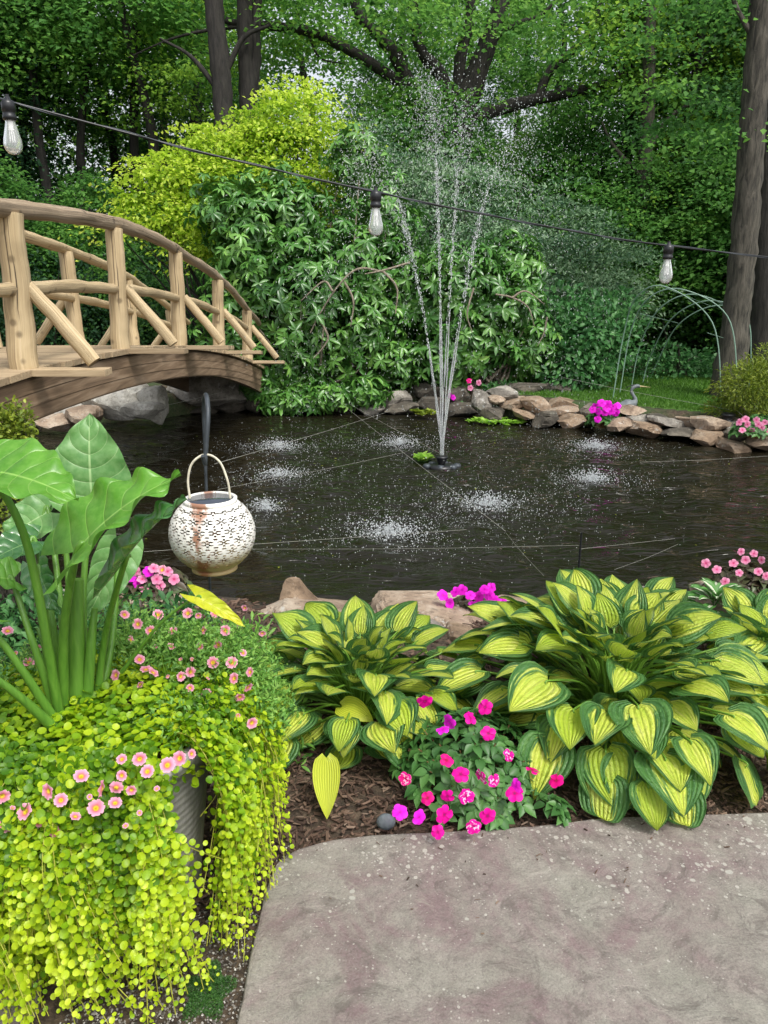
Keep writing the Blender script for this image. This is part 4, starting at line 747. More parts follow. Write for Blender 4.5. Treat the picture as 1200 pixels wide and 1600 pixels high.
# white edged small hosta at the right edge
def wh():
    m, nt, b, out = M('white_edged_leaf'); tc = N(nt, 'ShaderNodeTexCoord'); sp = N(nt, 'ShaderNodeSeparateXYZ'); nt.links.new(tc.outputs['UV'], sp.inputs[0]); n = noise_n(nt, 30, 3)
    e = math_n(nt, 'ADD', math_n(nt, 'ABSOLUTE', sp.outputs['X']), math_n(nt, 'MULTIPLY', n.outputs['Fac'], .5)); col = ramp(nt, e, [(.3, (.62, .68, .5)), (.5, (.62, .68, .5)), (.56, (.06, .19, .04)), (1, (.09, .25, .05))])
    nt.links.new(col, b.inputs['Base Color']); b.inputs['Roughness'].default_value = .4; add_transl(nt, b, out, col, .25, 1.1); return m
t_ = empty('hosta_plant', (1.62, 3.45, .02), 'small white centred hosta at the right edge below the bronze leaved impatiens', 'hosta'); mb = MB(); r = random.Random(3)
for i in range(46):
    az = i * 2.4; q = (i + .5) / 46; el = R(60 - 80 * q); h = V(math.cos(az), math.sin(az), 0); blade(mb, h * .14 * q + V(0, 0, .17 - .07 * q), h * math.cos(el) + V(0, 0, math.sin(el)), V(0, 0, 1) * math.cos(el) - h * math.sin(el), r.uniform(.10, .14), .055, HOSTA_N, bend=.8, cup=.35, lobe=.04, wav=.05, tint=r.random(), nu=7, nv=9)
mb.build('foliage', wh(), t_)

# ------------------------------------------------------------ flowers
def flower_fused(rad=.5, depth=.18, n=40):     # five shallow notches, one funnel
    rings = [0, .12, .3, .5, .7, .88, 1]; vs = []; uv = []
    for rr in rings:
        for k in range(n):
            a = 2 * math.pi * k / n; q = 1 - .20 * (abs(math.cos(2.5 * a)) < .22) * (rr > .8) - .09 * (1 - abs(math.sin(2.5 * a + math.pi / 2 * 0))) ** 2 * rr
            z = -depth * (1 - rr) ** 2 + .05 * math.sin(5 * a) * rr ** 2; vs.append((rad * rr * q * math.cos(a), rad * rr * q * math.sin(a), z)); uv.append((k / n, rr))
    f = [(i * n + k, i * n + (k + 1) % n, (i + 1) * n + (k + 1) % n, (i + 1) * n + k) for i in range(len(rings) - 1) for k in range(n)]
    mb = MB(); mb.add(vs, f, uv); return mb
def flower_petals(rad=.5):
    mb = MB(); P5 = prof(lambda t: np.interp(t, [0, .25, .5, .75, .93, 1], [.12, .55, .92, 1.0, .62, .30]))
    for k in range(5):
        a = k * 2 * math.pi / 5 + .2; d = V(math.cos(a), math.sin(a), .12 + .05 * (k % 2)); s0 = mb.n
        blade(mb, V(math.cos(a) * .02, math.sin(a) * .02, .004 * k), d, (0, 0, 1), rad, rad * .98, P5, bend=random.uniform(.1, .7), cup=random.uniform(-.1, .3), lobe=-.0, wav=.06, nu=7, nv=8, ph=k)
        mb.uv[-1][:, 1] = np.clip(mb.uv[-1][:, 1], 0, 1)
    return mb
FM = {'cali': flower_fused().mesh('calibrachoa_blossom', MAT['cali_petal'])}
for k_, m_ in (('mag', 'mag_petal'), ('red', 'red_petal'), ('pink', 'pink_petal'), ('vio', 'vio_petal')): FM[k_] = flower_petals().mesh(k_ + '_blossom', MAT[m_])
def blossom(parent, kind, p, size, d, label=None):
    o = bpy.data.objects.new('blossom', FM[kind]); C.objects.link(o); o.parent = parent; pl = parent.location
    o.location = (p[0] - pl[0], p[1] - pl[1], p[2] - pl[2]); q = Vector([float(x) for x in d]).to_track_quat('Z', 'Y'); o.rotation_euler = (q @ Matrix.Rotation(random.uniform(0, 6.28), 3, 'Z').to_quaternion()).to_euler(); o.scale = (size, size * random.uniform(.88, 1.05), size)
    if label: o['label'] = label
    return o
def face_cam(p, up=.7, j=.35):
    v = nrm(V(0, 0, CAMH) - p) ; return nrm(v + V(0, 0, up) + rng.normal(size=3) * j)

# ------------------------------------------------------------ impatiens
def impatiens(c, rx, ry, H, n_w, mat, label, leafL=(.035, .055), cat='impatiens', name='impatiens_plant'):
    t = empty(name, c, label, cat); mb = MB(); st = MB(); pos = []; dd = []; up = []; Ls = []; ti = []
    for i in range(n_w):
        a = rng.uniform(0, 6.283); q = math.sqrt(rng.random()); x, y = rx * q * math.cos(a), ry * q * math.sin(a); z = H * math.sqrt(max(0, 1 - q * q * .93)) * rng.uniform(.72, 1.05)
        p = V(x, y, z); ax = nrm(V(x / rx, y / ry, 1.0)); 
        tube(st, smooth_path([V(x * .2, y * .2, .0), V(x * .6, y * .6, z * .5), p], 4), [.005, .0035, .002], 5, caps=False)
        m_ = rng.integers(5, 8)
        for k in range(m_):
            b_ = 2 * math.pi * k / m_ + i; e1 = nrm(np.cross(ax, V(.2, 1, .1))); e2 = np.cross(ax, e1); o_ = e1 * math.cos(b_) + e2 * math.sin(b_); pos.append(p + o_ * .008 - ax * .004 * k); dd.append(o_ + ax * rng.uniform(-.1, .4)); up.append(ax); Ls.append(rng.uniform(*leafL)); ti.append(rng.uniform(.2, .85))
    Ls = np.array(Ls); leaves(mb, pos, dd, np.array(up), Ls, Ls * .62, T_ovate(), np.array(ti)); mb.build('foliage', MAT[mat], t); st.build('stems', plain('red_green_stem', (.2, .12, .05), .5), t); return t
IMc = (.30, 2.25, .0)
im = impatiens(IMc, .26, .25, .24, 190, 'imp_leaf', 'magenta flowered impatiens with dark green leaves on the flagstone edge between the hostas')
for px, py, k in [(702, 1128, 'vio'), (692, 1140, 'vio'), (735, 1122, 'mag'), (763, 1146, 'mag'), (664, 1096, 'mag'), (633, 1217, 'red'), (720, 1210, 'mag'), (752, 1214, 'mag'), (772, 1220, 'mag'), (668, 1247, 'red'), (699, 1244, 'mag'), (729, 1244, 'mag'), (795, 1180, 'mag'), (831, 1203, 'red'), (869, 1220, 'red'), (804, 1240, 'mag'), (625, 1269, 'vio'), (655, 1277, 'vio'), (694, 1273, 'mag'), (762, 1275, 'mag'), (740, 1292, 'mag'), (684, 1300, 'mag'), (698, 1188, 'red'), (758, 1105, 'mag'), (806, 1228, 'vio')]:
    q = np.interp(py, [1090, 1150, 1220, 1310], [2.34, 2.14, 2.00, 1.90]); p = P(px, py, q); blossom(im, k, p, random.uniform(.042, .056), face_cam(p, .25, .6))
im2 = impatiens((.525, 2.05, .045), .05, .045, .05, 7, 'imp_leaf', 'small leafy impatiens sprig with no open flower on the flagstone edge', (.035, .05), 'impatiens')
fi = impatiens(tuple(P(738, 958, 3.85)), .15, .12, .10, 40, 'ng_leaf', 'magenta flowered impatiens among the pond edge stones behind the two hostas', (.04, .06))
for px, py in [(712, 925), (722, 922), (735, 930), (748, 932), (757, 921), (768, 918), (765, 930), (752, 943), (762, 944), (775, 940), (740, 945), (692, 930), (703, 943), (784, 938), (772, 948)]: p = P(px, py, 3.75 + random.uniform(-.04, .04)); blossom(fi, 'vio', p, random.uniform(.052, .066), face_cam(p, .1, .3))
n1 = impatiens(tuple(P(1160, 930, 3.6)), .16, .14, .15, 46, 'ng_leaf', 'bronze leaved pale pink impatiens at the pond edge near the right edge', (.05, .08))
for px, py in [(1133, 909), (1155, 895), (1165, 875), (1158, 862), (1178, 865), (1190, 875), (1185, 893), (1103, 880), (1120, 890), (1197, 900), (1146, 880)]: p = P(px, py, 3.5); blossom(n1, 'pink', p, random.uniform(.036, .05), face_cam(p, .1, .3))
n2_ = impatiens(tuple(P(235, 935, 3.5)), .2, .14, .17, 50, 'ng_leaf', 'bronze leaved pink impatiens behind the elephant ear, left of the lantern', (.05, .08))
for px, py, k in [(200, 885, 'pink'), (212, 893, 'pink'), (222, 905, 'pink'), (226, 918, 'pink'), (245, 905, 'pink'), (250, 915, 'pink'), (238, 925, 'pink'), (215, 912, 'vio'), (262, 893, 'pink'), (272, 905, 'pink'), (232, 893, 'vio'), (205, 903, 'vio'), (240, 888, 'pink')]: p = P(px, py, 3.4); blossom(n2_, k, p, random.uniform(.045, .055), face_cam(p, .1, .3))
f3 = impatiens(tuple(P(943, 668, 10.2)), .22, .18, .30, 60, 'imp_leaf', 'magenta flowers cascading over the far stone edging beside the heron statue', (.07, .11))
for px, py in [(930, 634), (940, 630), (950, 632), (960, 638), (965, 634), (935, 643), (945, 645), (955, 642), (926, 640), (934, 655), (962, 644), (948, 637)]: p = P(px, py, 10.0); blossom(f3, 'vio', p, random.uniform(.09, .12), face_cam(p, .1, .3))
f4 = impatiens(tuple(P(1180, 684, 9.0)), .30, .18, .26, 60, 'imp_leaf', 'pale pink impatiens on the far stone edging at the right edge', (.06, .09))
for px, py in [(1155, 660), (1168, 663), (1182, 656), (1195, 660), (1160, 672), (1175, 672), (1190, 668), (1200, 674), (1185, 663), (1165, 655)]: p = P(px, py, 8.85); blossom(f4, 'pink', p, random.uniform(.07, .09), face_cam(p, .1, .3))
f5 = impatiens(tuple(P(706, 634, 11.9)), .2, .15, .2, 30, 'imp_leaf', 'small red and pink flowered plant in the shade behind the fountain jets', (.06, .1))
for px, py, k in [(703, 618, 'vio'), (708, 621, 'vio'), (733, 595, 'red'), (735, 606, 'pink'), (748, 598, 'pink')]: p = P(px, py, 11.7); blossom(f5, k, p, .09, face_cam(p, .1, .3))

# ------------------------------------------------------------ planter with elephant ear, creeping jenny and calibrachoa
PC = V(-.74, 1.77, 0); PR = .30; PH = .55
m, nt, b, out = M('weathered_grey_planter'); tc = N(nt, 'ShaderNodeTexCoord'); mp = N(nt, 'ShaderNodeMapping'); mp.inputs['Scale'].default_value = (14, 14, 3); nt.links.new(tc.outputs['Object'], mp.inputs[0]); n = noise_n(nt, 2, 6, vec=mp.outputs[0], rough=.6); wv = N(nt, 'ShaderNodeTexWave', bands_direction='Z'); wv.inputs['Scale'].default_value = 14; wv.inputs['Distortion'].default_value = 3
nt.links.new(tc.outputs['Object'], wv.inputs['Vector']); col = ramp(nt, n.outputs['Fac'], [(.3, (.19, .185, .17)), (.7, (.36, .35, .33))]); nt.links.new(col, b.inputs['Base Color']); b.inputs['Roughness'].default_value = .75; bump(nt, b, math_n(nt, 'ADD', n.outputs['Fac'], math_n(nt, 'MULTIPLY', wv.outputs['Fac'], .4)), .5, .006)
PL = empty('planter', PC, 'weathered grey round planter almost hidden under trailing creeping jenny', 'planter')
mb = MB(); lathe(mb, [(0, 0), (PR * .70, 0), (PR * .73, .01), (PR * .80, .2), (PR * .9, .42), (PR * .95, .5), (PR * 1.03, .51), (PR * 1.04, .55), (PR * .96, .555), (PR * .93, .52), (PR * .9, .5)], sides=56); mb.build('pot', m, PL)
mb = MB(); lathe(mb, [(0, .52), (PR * .9, .505)], sides=30); mb.build('potting_soil', MAT['soil'], PL)
# creeping jenny
JN = empty('creeping_jenny', PC + V(0, 0, .5), 'bright chartreuse creeping jenny trailing over and down the grey planter', 'creeping jenny'); mb = MB(); st = MB(); jo = V(0, 0, -.5)
pos = []; dd = []; up = []; Ls = []; ti = []
def jleaf(p, out, dirn, L, t): pos.append(p); dd.append(dirn); up.append(out); Ls.append(L); ti.append(t)
for i in range(600):
    az = rng.uniform(0, 2 * math.pi)
    if i > 130: az = rng.uniform(R(-165), R(45))
    deg = math.degrees(az) % 360
    front = 1 if 190 < deg < 350 else 0; right = 1 if (deg > 325 or deg < 60) else 0
    if 309 < deg < 330: continue
    h = V(math.cos(az), math.sin(az), 0); drop = rng.uniform(.08, .50) if right else (rng.uniform(.15, .60) if front else rng.uniform(.05, .3)); off = max(0, rng.uniform(.0, .05) + .03 * math.sin(az * 11) + .015 * math.sin(az * 23)); sb = rng.uniform(-.12, .22)
    r0 = rng.uniform(.25, .8) * PR; blg = rng.uniform(0, .035); drop *= (.75 if 180 < deg < 235 else 1); sw = rng.normal() * (.03 if 295 < deg < 345 else .085); e = V(-h[1], h[0], 0)
    pts = [h * r0 + V(0, 0, PH + .0), h * (PR * 1.0 + off * .4) + V(0, 0, PH + rng.uniform(.02, .07)) + e * sw * .3, h * (PR * 1.08 + off + .02 + blg) + V(0, 0, PH - .08) + e * sw * .6, h * (PR * (1.08) + off * 1.4 + .02) + V(0, 0, max(.03, PH - .08 - drop * .5)) + e * sw, h * (PR * 1.02 + off * 1.8 + .03 * rng.random()) + V(0, 0, max(.02, PH - .08 - drop)) + e * sw * 1.5]
    pth = smooth_path(pts, 8); seg = np.linalg.norm(np.diff(pth, axis=0), axis=1); s_ = np.concatenate([[0], np.cumsum(seg)]); nn = int(s_[-1] / rng.uniform(.015, .022))
    tube(st, pth + jo, .0013, 4, caps=False)
    for k in range(nn):
        u = (k + .5) / nn; p = np.array([np.interp(u * s_[-1], s_, pth[:, j]) for j in range(3)]); j0 = min(int(u * (len(pth) - 1)), len(pth) - 2); T_ = nrm(pth[j0 + 1] - pth[j0])
        outw = nrm(h + V(0, 0, .9)); sd_ = nrm(np.cross(T_, outw)); L = rng.uniform(.010, .0215) * (1 - .45 * max(0, u - .8) / .2)
        for s in (-1, 1):
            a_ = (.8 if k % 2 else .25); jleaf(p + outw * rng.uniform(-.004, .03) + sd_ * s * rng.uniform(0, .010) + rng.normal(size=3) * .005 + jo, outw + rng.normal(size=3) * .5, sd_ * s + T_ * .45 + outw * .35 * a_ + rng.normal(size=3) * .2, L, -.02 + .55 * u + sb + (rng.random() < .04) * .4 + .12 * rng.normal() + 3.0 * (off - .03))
for i in range(3600):
    a = rng.uniform(0, 6.283); q = math.sqrt(rng.random()); p = V(math.cos(a) * q, math.sin(a) * q, 0) * PR * 1.06 + V(0, 0, PH + .045 * math.sqrt(max(0, 1 - q * q)) + rng.uniform(-.02, .045) - .07 * max(0, q - .8) / .2)
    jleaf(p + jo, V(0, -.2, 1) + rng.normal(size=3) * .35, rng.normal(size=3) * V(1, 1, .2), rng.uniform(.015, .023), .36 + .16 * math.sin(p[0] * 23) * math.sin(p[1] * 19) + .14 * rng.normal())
Ls = np.array(Ls); leaves(mb, pos, dd, np.array(up), Ls, Ls * rng.uniform(.88, 1.08, len(Ls)), T_round(8, .16), np.clip(ti, 0, 1)); tag(mb.build('foliage', MAT['jenny'], JN)); st.build('stems', plain('yellow_stem', (.35, .36, .05), .5), JN)
# calibrachoa
CB = empty('calibrachoa', PC + V(.15, .1, .5), 'pink flowered calibrachoa with yellow eyes mounding at the back right of the planter', 'calibrachoa'); co = CB.location; cb0 = V(co[0], co[1], co[2]); mb = MB(); st = MB()
pos = []; ax = []
for (cx_, cy_, cz_, rx, ry, rz_, n_) in [(-.50, 1.98, .56, .20, .16, .17, 4200), (-.66, 2.0, .58, .16, .14, .16, 1900), (-.38, 1.88, .50, .13, .12, .13, 1900), (-.52, 1.72, .56, .15, .13, .08, 1200), (-.92, 1.52, .53, .14, .1, .05, 500), (-.75, 2.1, .55, .2, .12, .2, 900), (-1.0, 2.0, .5, .15, .15, .15, 900)]:
    g = nrm(rnd(n_)); g[:, 2] = np.abs(g[:, 2]); rr = rng.random(n_) ** .35 * rng.uniform(.9, 1.12, n_); pos.append(V(cx_, cy_, cz_) + g * V(rx, ry, rz_) * rr[:, None]); ax.append(nrm(g + V(0, 0, .6)))
pos = np.concatenate(pos); ax = np.concatenate(ax); n_ = len(pos); leaves(mb, pos - cb0, rnd(n_) + ax * .8, ax + rnd(n_) * .4, rng.uniform(.012, .021, n_), rng.uniform(.005, .008, n_), T_long(), rng.uniform(.2, .95, n_))
for k in rng.choice(n_, 320, replace=False): p = pos[k] - cb0; tube(st, smooth_path([V(p[0] * .15, p[1] * .15, -.03), p * V(.7, .7, .6), p + ax[k] * .012], 4), .0012, 4, caps=False)
mb.build('foliage', MAT['cali_leaf'], CB); st.build('stems', MAT['stem'], CB)
CF = [(253, 890), (318, 985), (270, 985), (362, 1035), (312, 1010), (218, 1030), (283, 1057), (262, 1057), (298, 1050), (325, 1060), (333, 1035), (219, 1070), (297, 1075), (318, 1110), (325, 1132), (345, 1152), (357, 1112), (262, 1135), (346, 1147), (372, 1118), (310, 962), (293, 958), (336, 958), (410, 990), (382, 950), (215, 975), (235, 985), (243, 1010), (205, 1000), (390, 1050), (394, 1130), (247, 960), (302, 1108), (270, 1150), (300, 1130), (365, 1060), (195, 960), (180, 1055), (190, 1186), (218, 1186), (127, 1212), (182, 1230), (190, 1212), (74, 1237), (38, 1268), (180, 1254), (218, 1270), (245, 1232), (280, 1185), (8, 1290), (38, 1312), (118, 1275), (4, 1245), (158, 1232), (340, 1090), (282, 1030), (352, 985), (228, 1045), (12, 985), (25, 1020), (45, 1035), (60, 1010), (90, 1020), (95, 1250), (60, 1285), (150, 1262), (205, 1235), (230, 1205), (262, 1195), (300, 1178), (20, 1262), (86, 1300), (140, 1245), (196, 1290), (375, 1090), (388, 1075), (340, 1008), (300, 1030), (268, 1010), (240, 1050), (380, 1020), (322, 1085), (290, 1118), (250, 1100), (230, 1125)]
for i, (px, py) in enumerate(CF):
    Y = np.interp(py, [950, 1060, 1150, 1200, 1310], [2.05, 1.82, 1.66, 1.52, 1.38]) - (.0); 
    if px < 100 and py < 1100: Y = 2.0
    p = P(px, py, Y)
    if py > 1160: p = PZ(px, py, .665); p = p if p[1] > 1.37 else P(px, py, 1.37)
    s_ = random.choice((.012, .022, .027, .03, .033, .034)) * (1.08 if py > 1180 else 1); blossom(CB, 'cali', p, s_, face_cam(p, .25, .55)); 
# elephant ear
EE = empty('elephant_ear', PC + V(0, .03, .5), 'tall elephant ear plant with huge ribbed green leaves rising from the planter', 'elephant ear'); e0 = PC + V(0, .03, .5)
def ear(attach, tip, normal, W, mat, base, bend=.5, cup=.25, wav=.03, stalk_mid=None, r=(.014, .008), label=None, lobe=.32, roll=0, ph=0):
    A, B = np.asarray(attach) - e0, np.asarray(tip) - e0; ch = B - A; L = np.linalg.norm(ch); nn = nrm(normal); nn = nrm(nn - nrm(ch) * np.dot(nn, nrm(ch)))
    d = nrm(ch) * math.cos(bend * .45) + nn * math.sin(bend * .45); n0 = nn * math.cos(bend * .45) - nrm(ch) * math.sin(bend * .45)
    mb = MB(); blade(mb, A, d, n0, L * (1 + bend * bend / 20), W, EAR_P, bend=bend, cup=cup, lobe=lobe, wav=wav * 1.15, wf=25, nu=21, nv=40, lp=1.0, roll=roll, ph=ph); o = mb.build('leaf', MAT[mat], EE)
    if label: o['label'] = label
    if base is not None:
        b0 = np.asarray(base) - e0; mid = (np.asarray(stalk_mid) - e0) if stalk_mid is not None else (b0 + A) / 2 + V(0, 0, .03); st = MB(); tube(st, smooth_path([b0, mid, A - nn * .004, A + d * L * .12 - n0 * .004], 8), [r[0] * .95, (r[0] + r[1]) * .40, r[1] * .8, r[1] * .45], 10, rough=.05); st.build('stalk', MAT['ear_stalk'], o)
def b_(px, py=1120, Y=1.80): return P(px, py, Y)
ear(P(143, 775, 1.95), P(140, 645, 2.0), (.05, -1, .25), .23, 'ear_sheen', b_(135), .35, .15, .02, P(130, 930, 1.88), label='tall pale leaf standing upright', lobe=.22)
ear(P(118, 862, 1.62), P(282, 742, 1.66), (-.35, -.42, .85), .25, 'ear', b_(98, 1110, 1.72), .55, .28, .06, P(100, 980, 1.68), (.017, .010), 'largest leaf pointing up to the right', .30, 0, 1)
ear(P(192, 880, 1.60), P(292, 780, 1.62), (-.25, -.1, .95), .20, 'ear_dark', b_(150, 1110, 1.8), .4, .3, .05, P(165, 990, 1.79), (.013, .008), None, .42, 0, 2)
ear(P(-15, 735, 1.55), P(122, 782, 1.5), (.1, -.35, .95), .21, 'ear', b_(95, 1130, 1.7), .5, .2, .04, P(45, 860, 1.6), (.014, .009), None, .3)
ear(P(95, 775, 2.05), P(88, 700, 2.1), (-.2, -.9, .4), .13, 'ear_sheen', b_(120), .4, .2, .05, P(110, 950, 1.95))
ear(P(75, 800, 2.02), P(0, 850, 1.98), (-.1, -.75, .6), .15, 'ear_sheen', b_(110), .4, .2, .05, P(95, 950, 1.9))
ear(P(55, 845, 1.9), P(-20, 880, 1.8), (0, -.6, .8), .13, 'ear_dark', b_(100), .5, .2, .03, P(80, 960, 1.85))
ear(P(185, 862, 2.0), P(136, 965, 1.93), (.45, -.8, .1), .13, 'ear_sheen', b_(150), .4, .25, .03, P(175, 1000, 1.9))
ear(P(60, 890, 1.75), P(95, 960, 1.7), (-.3, -.8, .4), .09, 'ear_dark', b_(105), .5, .3, .06, P(75, 1000, 1.72))
ear(P(306, 932, 1.74), P(384, 980, 1.70), (-.1, -.5, .85), .050, 'ear_yellow', P(190, 1050, 1.8), .45, .4, .05, P(250, 975, 1.76), (.006, .004), 'small yellowing leaf bending to the right', .25)
ear(P(20, 905, 1.75), P(-40, 905, 1.7), (0, -.5, .9), .12, 'ear', b_(92, 1120, 1.7), .5, .3, .05, P(50, 1000, 1.7))
ear(P(-30, 960, 1.6), P(-130, 960, 1.5), (0, -.3, 1), .16, 'ear', P(95, 1140, 1.68), .5, .3, .05, P(30, 1040, 1.62), (.014, .009))
ear(P(-50, 1030, 1.5), P(-160, 1000, 1.45), (0, -.3, 1), .16, 'ear', P(88, 1140, 1.64), .5, .3, .05, P(20, 1080, 1.56), (.014, .009))
mb = MB()
for x0, x1, yt, r_ in ((118, 122, 905, .022), (100, 108, 930, .017), (135, 148, 950, .013), (88, 60, 980, .012)): tube(mb, smooth_path([P(x0, 1135, 1.76) - e0, P((x0 + x1) / 2, 1020, 1.78) - e0, P(x1, yt, 1.80) - e0], 8), [r_ * 1.15, r_, r_ * .6], 12, rough=.06)
mb.build('leaf_bases', MAT['ear_stalk'], EE)

# ------------------------------------------------------------ leafy shrubs by blobs
def blob_pts(blobs, shell=.35):
    ps = []; ns = []
    for c, r_, n_ in blobs:
        g = nrm(rnd(n_)); rr = rng.random(n_) ** shell; bump_ = 1 + .16 * np.sin(g[:, 0] * 7 + c[0] * 3) * np.sin(g[:, 2] * 8 + c[2] * 5) + .1 * np.sin(g[:, 1] * 13 + g[:, 2] * 11)
        ps.append(np.asarray(c) + g * np.asarray(r_) * (rr * bump_)[:, None]); ns.append(g)
    return np.concatenate(ps), np.concatenate(ns)
def shrub(name, blobs, mat, Lr, wr, label, cat, whorl=0, tm=None, branch=True, bark='bark_mid', upb=.6, spread=.05, nb=22, group=None, floor=None, layer=None):
    blobs = [(np.asarray(c, float), r_, n_) for c, r_, n_ in blobs]; base = V(np.mean([q[0][0] for q in blobs]), np.mean([q[0][1] for q in blobs]), 0); 
    base[2] = float(terr(np.array([base[0]]), np.array([base[1]]))[0]); base[2] = max(base[2], -.05)
    t = empty(name, base, label, cat, group); p, g = blob_pts(blobs); k = p[:, 2] > (.02 if floor is None else floor); p = p[k]; g = g[k]; mb = MB(); tm = tm or T_long(); n_ = len(p)
    ct = rng.uniform(.25, .75, n_)
    if layer:
        nc = n_ // 55; ci = rng.integers(0, nc, n_); cs = rng.uniform(.6, 1.3, nc)[ci] * layer; u = rnd(n_) * V(1, 1, .11) * cs[:, None] * .5; u[:, 2] -= .35 * (u[:, 0] ** 2 + u[:, 1] ** 2) / cs; pm_ = rng.permutation(n_)[:nc]; p = p[pm_][ci] + u; g = nrm(g[pm_][ci] + u * 1.5 / cs[:, None]); ct = rng.uniform(.1, .8, nc)[ci]
    if whorl:
        ax = nrm(g + V(0, 0, upb) + rnd(n_) * .35); e1 = nrm(np.cross(ax, V(.3, .9, .2))); e2 = np.cross(ax, e1)
        for w_ in range(whorl):
            a = 2 * math.pi * w_ / whorl + rng.uniform(0, .7, n_); o_ = e1 * np.cos(a)[:, None] + e2 * np.sin(a)[:, None]; L = rng.uniform(*Lr, n_); dirn = o_ + ax * rng.uniform(-.35, .35, n_)[:, None] + V(0, 0, -.25)
            leaves(mb, p - base, dirn, ax + rnd(n_) * .15, L, L * wr, tm, np.clip(ct + rng.normal(size=n_) * .08, 0, 1))
    else:
        L = rng.uniform(*Lr, n_); leaves(mb, p - base, g * .8 + rnd(n_) * .6, V(0, 0, upb) + g * .6 + rnd(n_) * .35, L, L * wr, tm, np.clip(ct + rng.normal(size=n_) * .12, 0, 1))
    mb.build('foliage', MAT[mat], t)
    if branch:
        bs_ = float(np.clip(np.mean([q[1][0] for q in blobs]) / .8, .06, 1)); st = MB()
        for q in range(nb):
            c, r_, _ = blobs[q % len(blobs)]; tgt = c + nrm(rng.normal(size=3)) * np.asarray(r_) * .8; b0 = V(base[0] + rng.normal() * .25 * bs_, base[1] + rng.normal() * .2 * bs_, base[2] - .05); md = (b0 + tgt) / 2 + rng.normal(size=3) * .2 * bs_
            tube(st, smooth_path([b0 - base, md - base, tgt - base], 6), [.03 * bs_, .018 * bs_, .006 * bs_], 6, rough=.2)
        st.build('branches', MAT[bark], t)
    return t, base
def B(px, py, Y, rpx, rpy, n_, ry=None):
    s_ = Y / FPX * 1.02; return (P(px, py, Y), (rpx * s_, ry or min(rpx, rpy) * s_ * 1.0, rpy * s_), n_)
_, rb = shrub('rhododendron', [B(400, 400, 12.6, 70, 110, 300), B(440, 330, 12.9, 80, 60, 200), B(370, 500, 12.5, 60, 80, 220), B(470, 460, 12.4, 95, 95, 420), B(560, 420, 12.6, 80, 80, 260), B(560, 520, 12.3, 85, 70, 330), B(450, 560, 12.3, 75, 55, 260), B(470, 607, 12.1, 60, 28, 130), B(600, 340, 13.2, 50, 60, 120), B(620, 560, 12.4, 45, 45, 140), B(350, 330, 12.9, 45, 50, 120), B(410, 600, 12.0, 35, 26, 70), B(510, 618, 11.7, 50, 20, 110), B(570, 610, 11.7, 40, 20, 80), B(445, 628, 11.6, 45, 14, 80), B(560, 250, 13.2, 45, 50, 110), B(620, 450, 12.9, 70, 90, 250)], 'rhodo', (.12, .20), .36, 'big rhododendron with whorled glossy leaves overhanging the pond beside the bridge end', 'shrub', 7, nb=46, bark='bark_pale', floor=-.2)
_, r2 = shrub('rhododendron', [B(720, 440, 12.4, 75, 60, 250), B(790, 480, 12.3, 60, 60, 230), B(740, 530, 12.2, 80, 50, 260), B(830, 540, 12.3, 45, 50, 170), B(690, 500, 12.5, 50, 60, 160), B(800, 410, 12.8, 50, 45, 130), B(700, 560, 12.2, 60, 40, 150)], 'rhodo', (.12, .20), .38, 'lighter rhododendron with drooping whorled leaves right of the fountain jets', 'shrub', 7, nb=24, bark='bark_pale')
for k, (par, pts) in enumerate([(0, [(600, 425, 11.7), (560, 420, 11.5), (530, 445, 11.4), (500, 490, 11.5), (485, 520, 11.5)]), (0, [(538, 440, 11.4), (552, 470, 11.4), (548, 510, 11.4)]), (0, [(520, 455, 11.4), (505, 440, 11.5), (470, 470, 11.5)]), (0, [(640, 410, 11.8), (600, 422, 11.6), (570, 428, 11.5)]), (0, [(600, 425, 11.6), (620, 450, 11.6), (618, 490, 11.6)]), (0, [(500, 500, 11.5), (512, 530, 11.5), (490, 560, 11.5)])]):
    mb = MB(); tube(mb, smooth_path([P(*q) - rb for q in pts], 8), [.018, .014, .008], 7, rough=.25, seed=k); mb.build('bare_branch', MAT['bark_pale'], bpy.data.objects['rhododendron'])
for pts in ([(775, 460, 11.6), (800, 465, 11.5), (825, 480, 11.5), (835, 510, 11.5)], [(800, 465, 11.5), (822, 455, 11.5), (850, 475, 11.6)], [(740, 450, 11.6), (730, 490, 11.5), (738, 520, 11.5)], [(855, 495, 11.6), (850, 520, 11.6), (840, 540, 11.6)]):
    mb = MB(); tube(mb, smooth_path([P(*q) - r2 for q in pts], 8), [.016, .012, .006], 7, rough=.25); mb.build('bare_branch', MAT['bark_pale'], bpy.data.objects['rhododendron.001'])
shrub('willow_shrub', [B(800, 370, 15, 130, 90, 9000), B(700, 330, 15.2, 90, 70, 5500), B(900, 420, 15, 90, 80, 5500), B(640, 290, 15.5, 80, 60, 4000), B(580, 250, 15.5, 50, 60, 2500), B(850, 480, 14.6, 90, 70, 4000), B(980, 440, 15, 50, 60, 2000)], 'greygreen', (.06, .11), .38, 'wide feathery grey green shrub with tiny leaves behind the fountain spray', 'shrub', 0, T_diamond(), nb=30, layer=.6)
shrub('leafy_shrub', [B(920, 530, 12.4, 70, 65, 1500), B(900, 580, 12.2, 60, 45, 1000), B(960, 500, 12.8, 50, 45, 700), B(880, 500, 12.6, 45, 50, 700)], 'viburnum', (.08, .13), .55, 'rounded mid green shrub between the rhododendron and the wire hoops', 'shrub', 0, nb=16)
